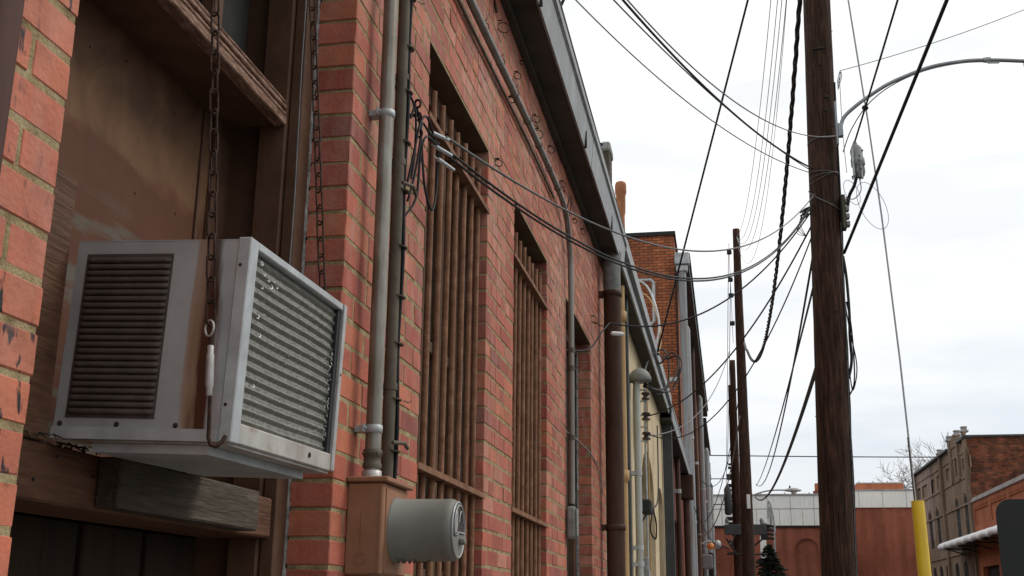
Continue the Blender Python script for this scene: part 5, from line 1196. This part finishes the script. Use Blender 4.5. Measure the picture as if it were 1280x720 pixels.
def conifer(base, top, rad, label):
    t = thing('conifer', label, 'tree', base); bx_, by_, bz_ = base; h = top - bz_
    MB().tube([base, (bx_, by_, top)], [.18, .02], 8).build('trunk', 'bark', t)
    b = MB()
    for k in range(520):
        q = R.random() ** .8; zz = bz_ + .6 + q * (h - .7); L_ = rad * (1 - q) ** .85 * R.uniform(.55, 1.1) + .12; a_ = R.uniform(0, 2 * pi)
        d = Vector((math.cos(a_), math.sin(a_), R.uniform(-.28, .1)))
        for s_ in range(int(L_ / .10) + 2):
            p = Vector((bx_, by_, zz)) + d * (L_ * s_ / (int(L_ / .10) + 2)); p.z -= .12 * (s_ * .1) ** 2
            for w_ in range(3):
                o = Vector((R.uniform(-1, 1), R.uniform(-1, 1), R.uniform(-.5, .5))).normalized() * R.uniform(.08, .17); o2 = o.cross(Vector((R.uniform(-1, 1), R.uniform(-1, 1), R.uniform(-1, 1)))).normalized() * .045
                b.add([p - o2, p + o2, p + o + d * .06 + o2 * .3], [(0, 1, 2)])
    b.build('crown', 'needles', t)
conifer((1.95, 60, -1.6), 3.35, 2.1, 'dark spruce with a ragged pointed crown at the alley end')

# ================================================================ CAMERA, WORLD, SUN
cam = bpy.data.cameras.new('camera'); co = bpy.data.objects.new('camera', cam); COL.objects.link(co)
RR = ((0.98311438, -0.04066938, -0.17841557), (0.18274225, 0.26912949, 0.94560805), (0.0095596, -0.96224494, 0.27201708))
M3 = Matrix([[r[0], -r[1], -r[2]] for r in RR])
co.matrix_world = Matrix.Translation((0, 0, EYE)) @ M3.to_4x4()
cam.sensor_width = 36; cam.lens = 1423 / 1280 * 36; cam.clip_start = .05; cam.clip_end = 2000
S.camera = co
wd = bpy.data.worlds.new('World'); S.world = wd; wd.use_nodes = True
N = wd.node_tree.nodes; L = wd.node_tree.links; N.clear()
out = N.new('ShaderNodeOutputWorld'); bg = N.new('ShaderNodeBackground'); L.new(bg.outputs[0], out.inputs[0])
SE, SR = math.radians(48), math.radians(65)
sky = N.new('ShaderNodeTexSky'); sky.sky_type = 'NISHITA'; sky.sun_disc = False; sky.sun_elevation = SE; sky.sun_rotation = SR
bg.inputs[1].default_value = .1
tc = N.new('ShaderNodeTexCoord'); mp = N.new('ShaderNodeMapping'); mp.inputs['Scale'].default_value = (1.3, 1.3, 7); L.new(tc.outputs['Generated'], mp.inputs[0])
no = N.new('ShaderNodeTexNoise'); no.inputs['Scale'].default_value = 2.6; no.inputs['Detail'].default_value = 7; no.inputs['Roughness'].default_value = .55; L.new(mp.outputs[0], no.inputs['Vector'])
cr = N.new('ShaderNodeValToRGB'); cr.color_ramp.elements[0].position = .40; cr.color_ramp.elements[0].color = (.86, .88, .91, 1); cr.color_ramp.elements[1].position = .58; cr.color_ramp.elements[1].color = (1, 1, 1, 1)
L.new(no.outputs['Fac'], cr.inputs[0])
sx = N.new('ShaderNodeSeparateXYZ'); L.new(tc.outputs['Generated'], sx.inputs[0])
hr = N.new('ShaderNodeValToRGB'); e = hr.color_ramp.elements
e[0].position = 0; e[0].color = (8.0, 8.4, 8.9, 1); e[1].position = .10; e[1].color = (9.0, 9.3, 9.7, 1)
for p_, c_ in ((.18, (10.4, 10.6, 10.8, 1)), (.32, (11.6, 11.6, 11.5, 1)), (.8, (12, 11.8, 11.4, 1))): q = e.new(p_); q.color = c_
L.new(sx.outputs[2], hr.inputs[0])
mx = N.new('ShaderNodeMix'); mx.data_type = 'RGBA'; mx.blend_type = 'MULTIPLY'; mx.inputs[0].default_value = 1; L.new(cr.outputs[0], mx.inputs[6]); L.new(hr.outputs[0], mx.inputs[7])
m2 = N.new('ShaderNodeMix'); m2.data_type = 'RGBA'; m2.inputs[0].default_value = .93; L.new(sky.outputs[0], m2.inputs[6]); L.new(mx.outputs[2], m2.inputs[7])
L.new(m2.outputs[2], bg.inputs[0])
sl = bpy.data.lights.new('sun', 'SUN'); sl.energy = 1.7; sl.angle = math.radians(25); sl.color = (1, .95, .88)
so_ = bpy.data.objects.new('sun', sl); COL.objects.link(so_)
dirv = Vector((math.sin(SR) * math.cos(SE), math.cos(SR) * math.cos(SE), math.sin(SE)))
so_.rotation_euler = dirv.to_track_quat('Z', 'Y').to_euler()
so_.location = (20, 10, 30)
S.view_settings.view_transform = 'Standard'; S.view_settings.look = 'None'; S.view_settings.exposure = 0
S.cycles.max_bounces = 5
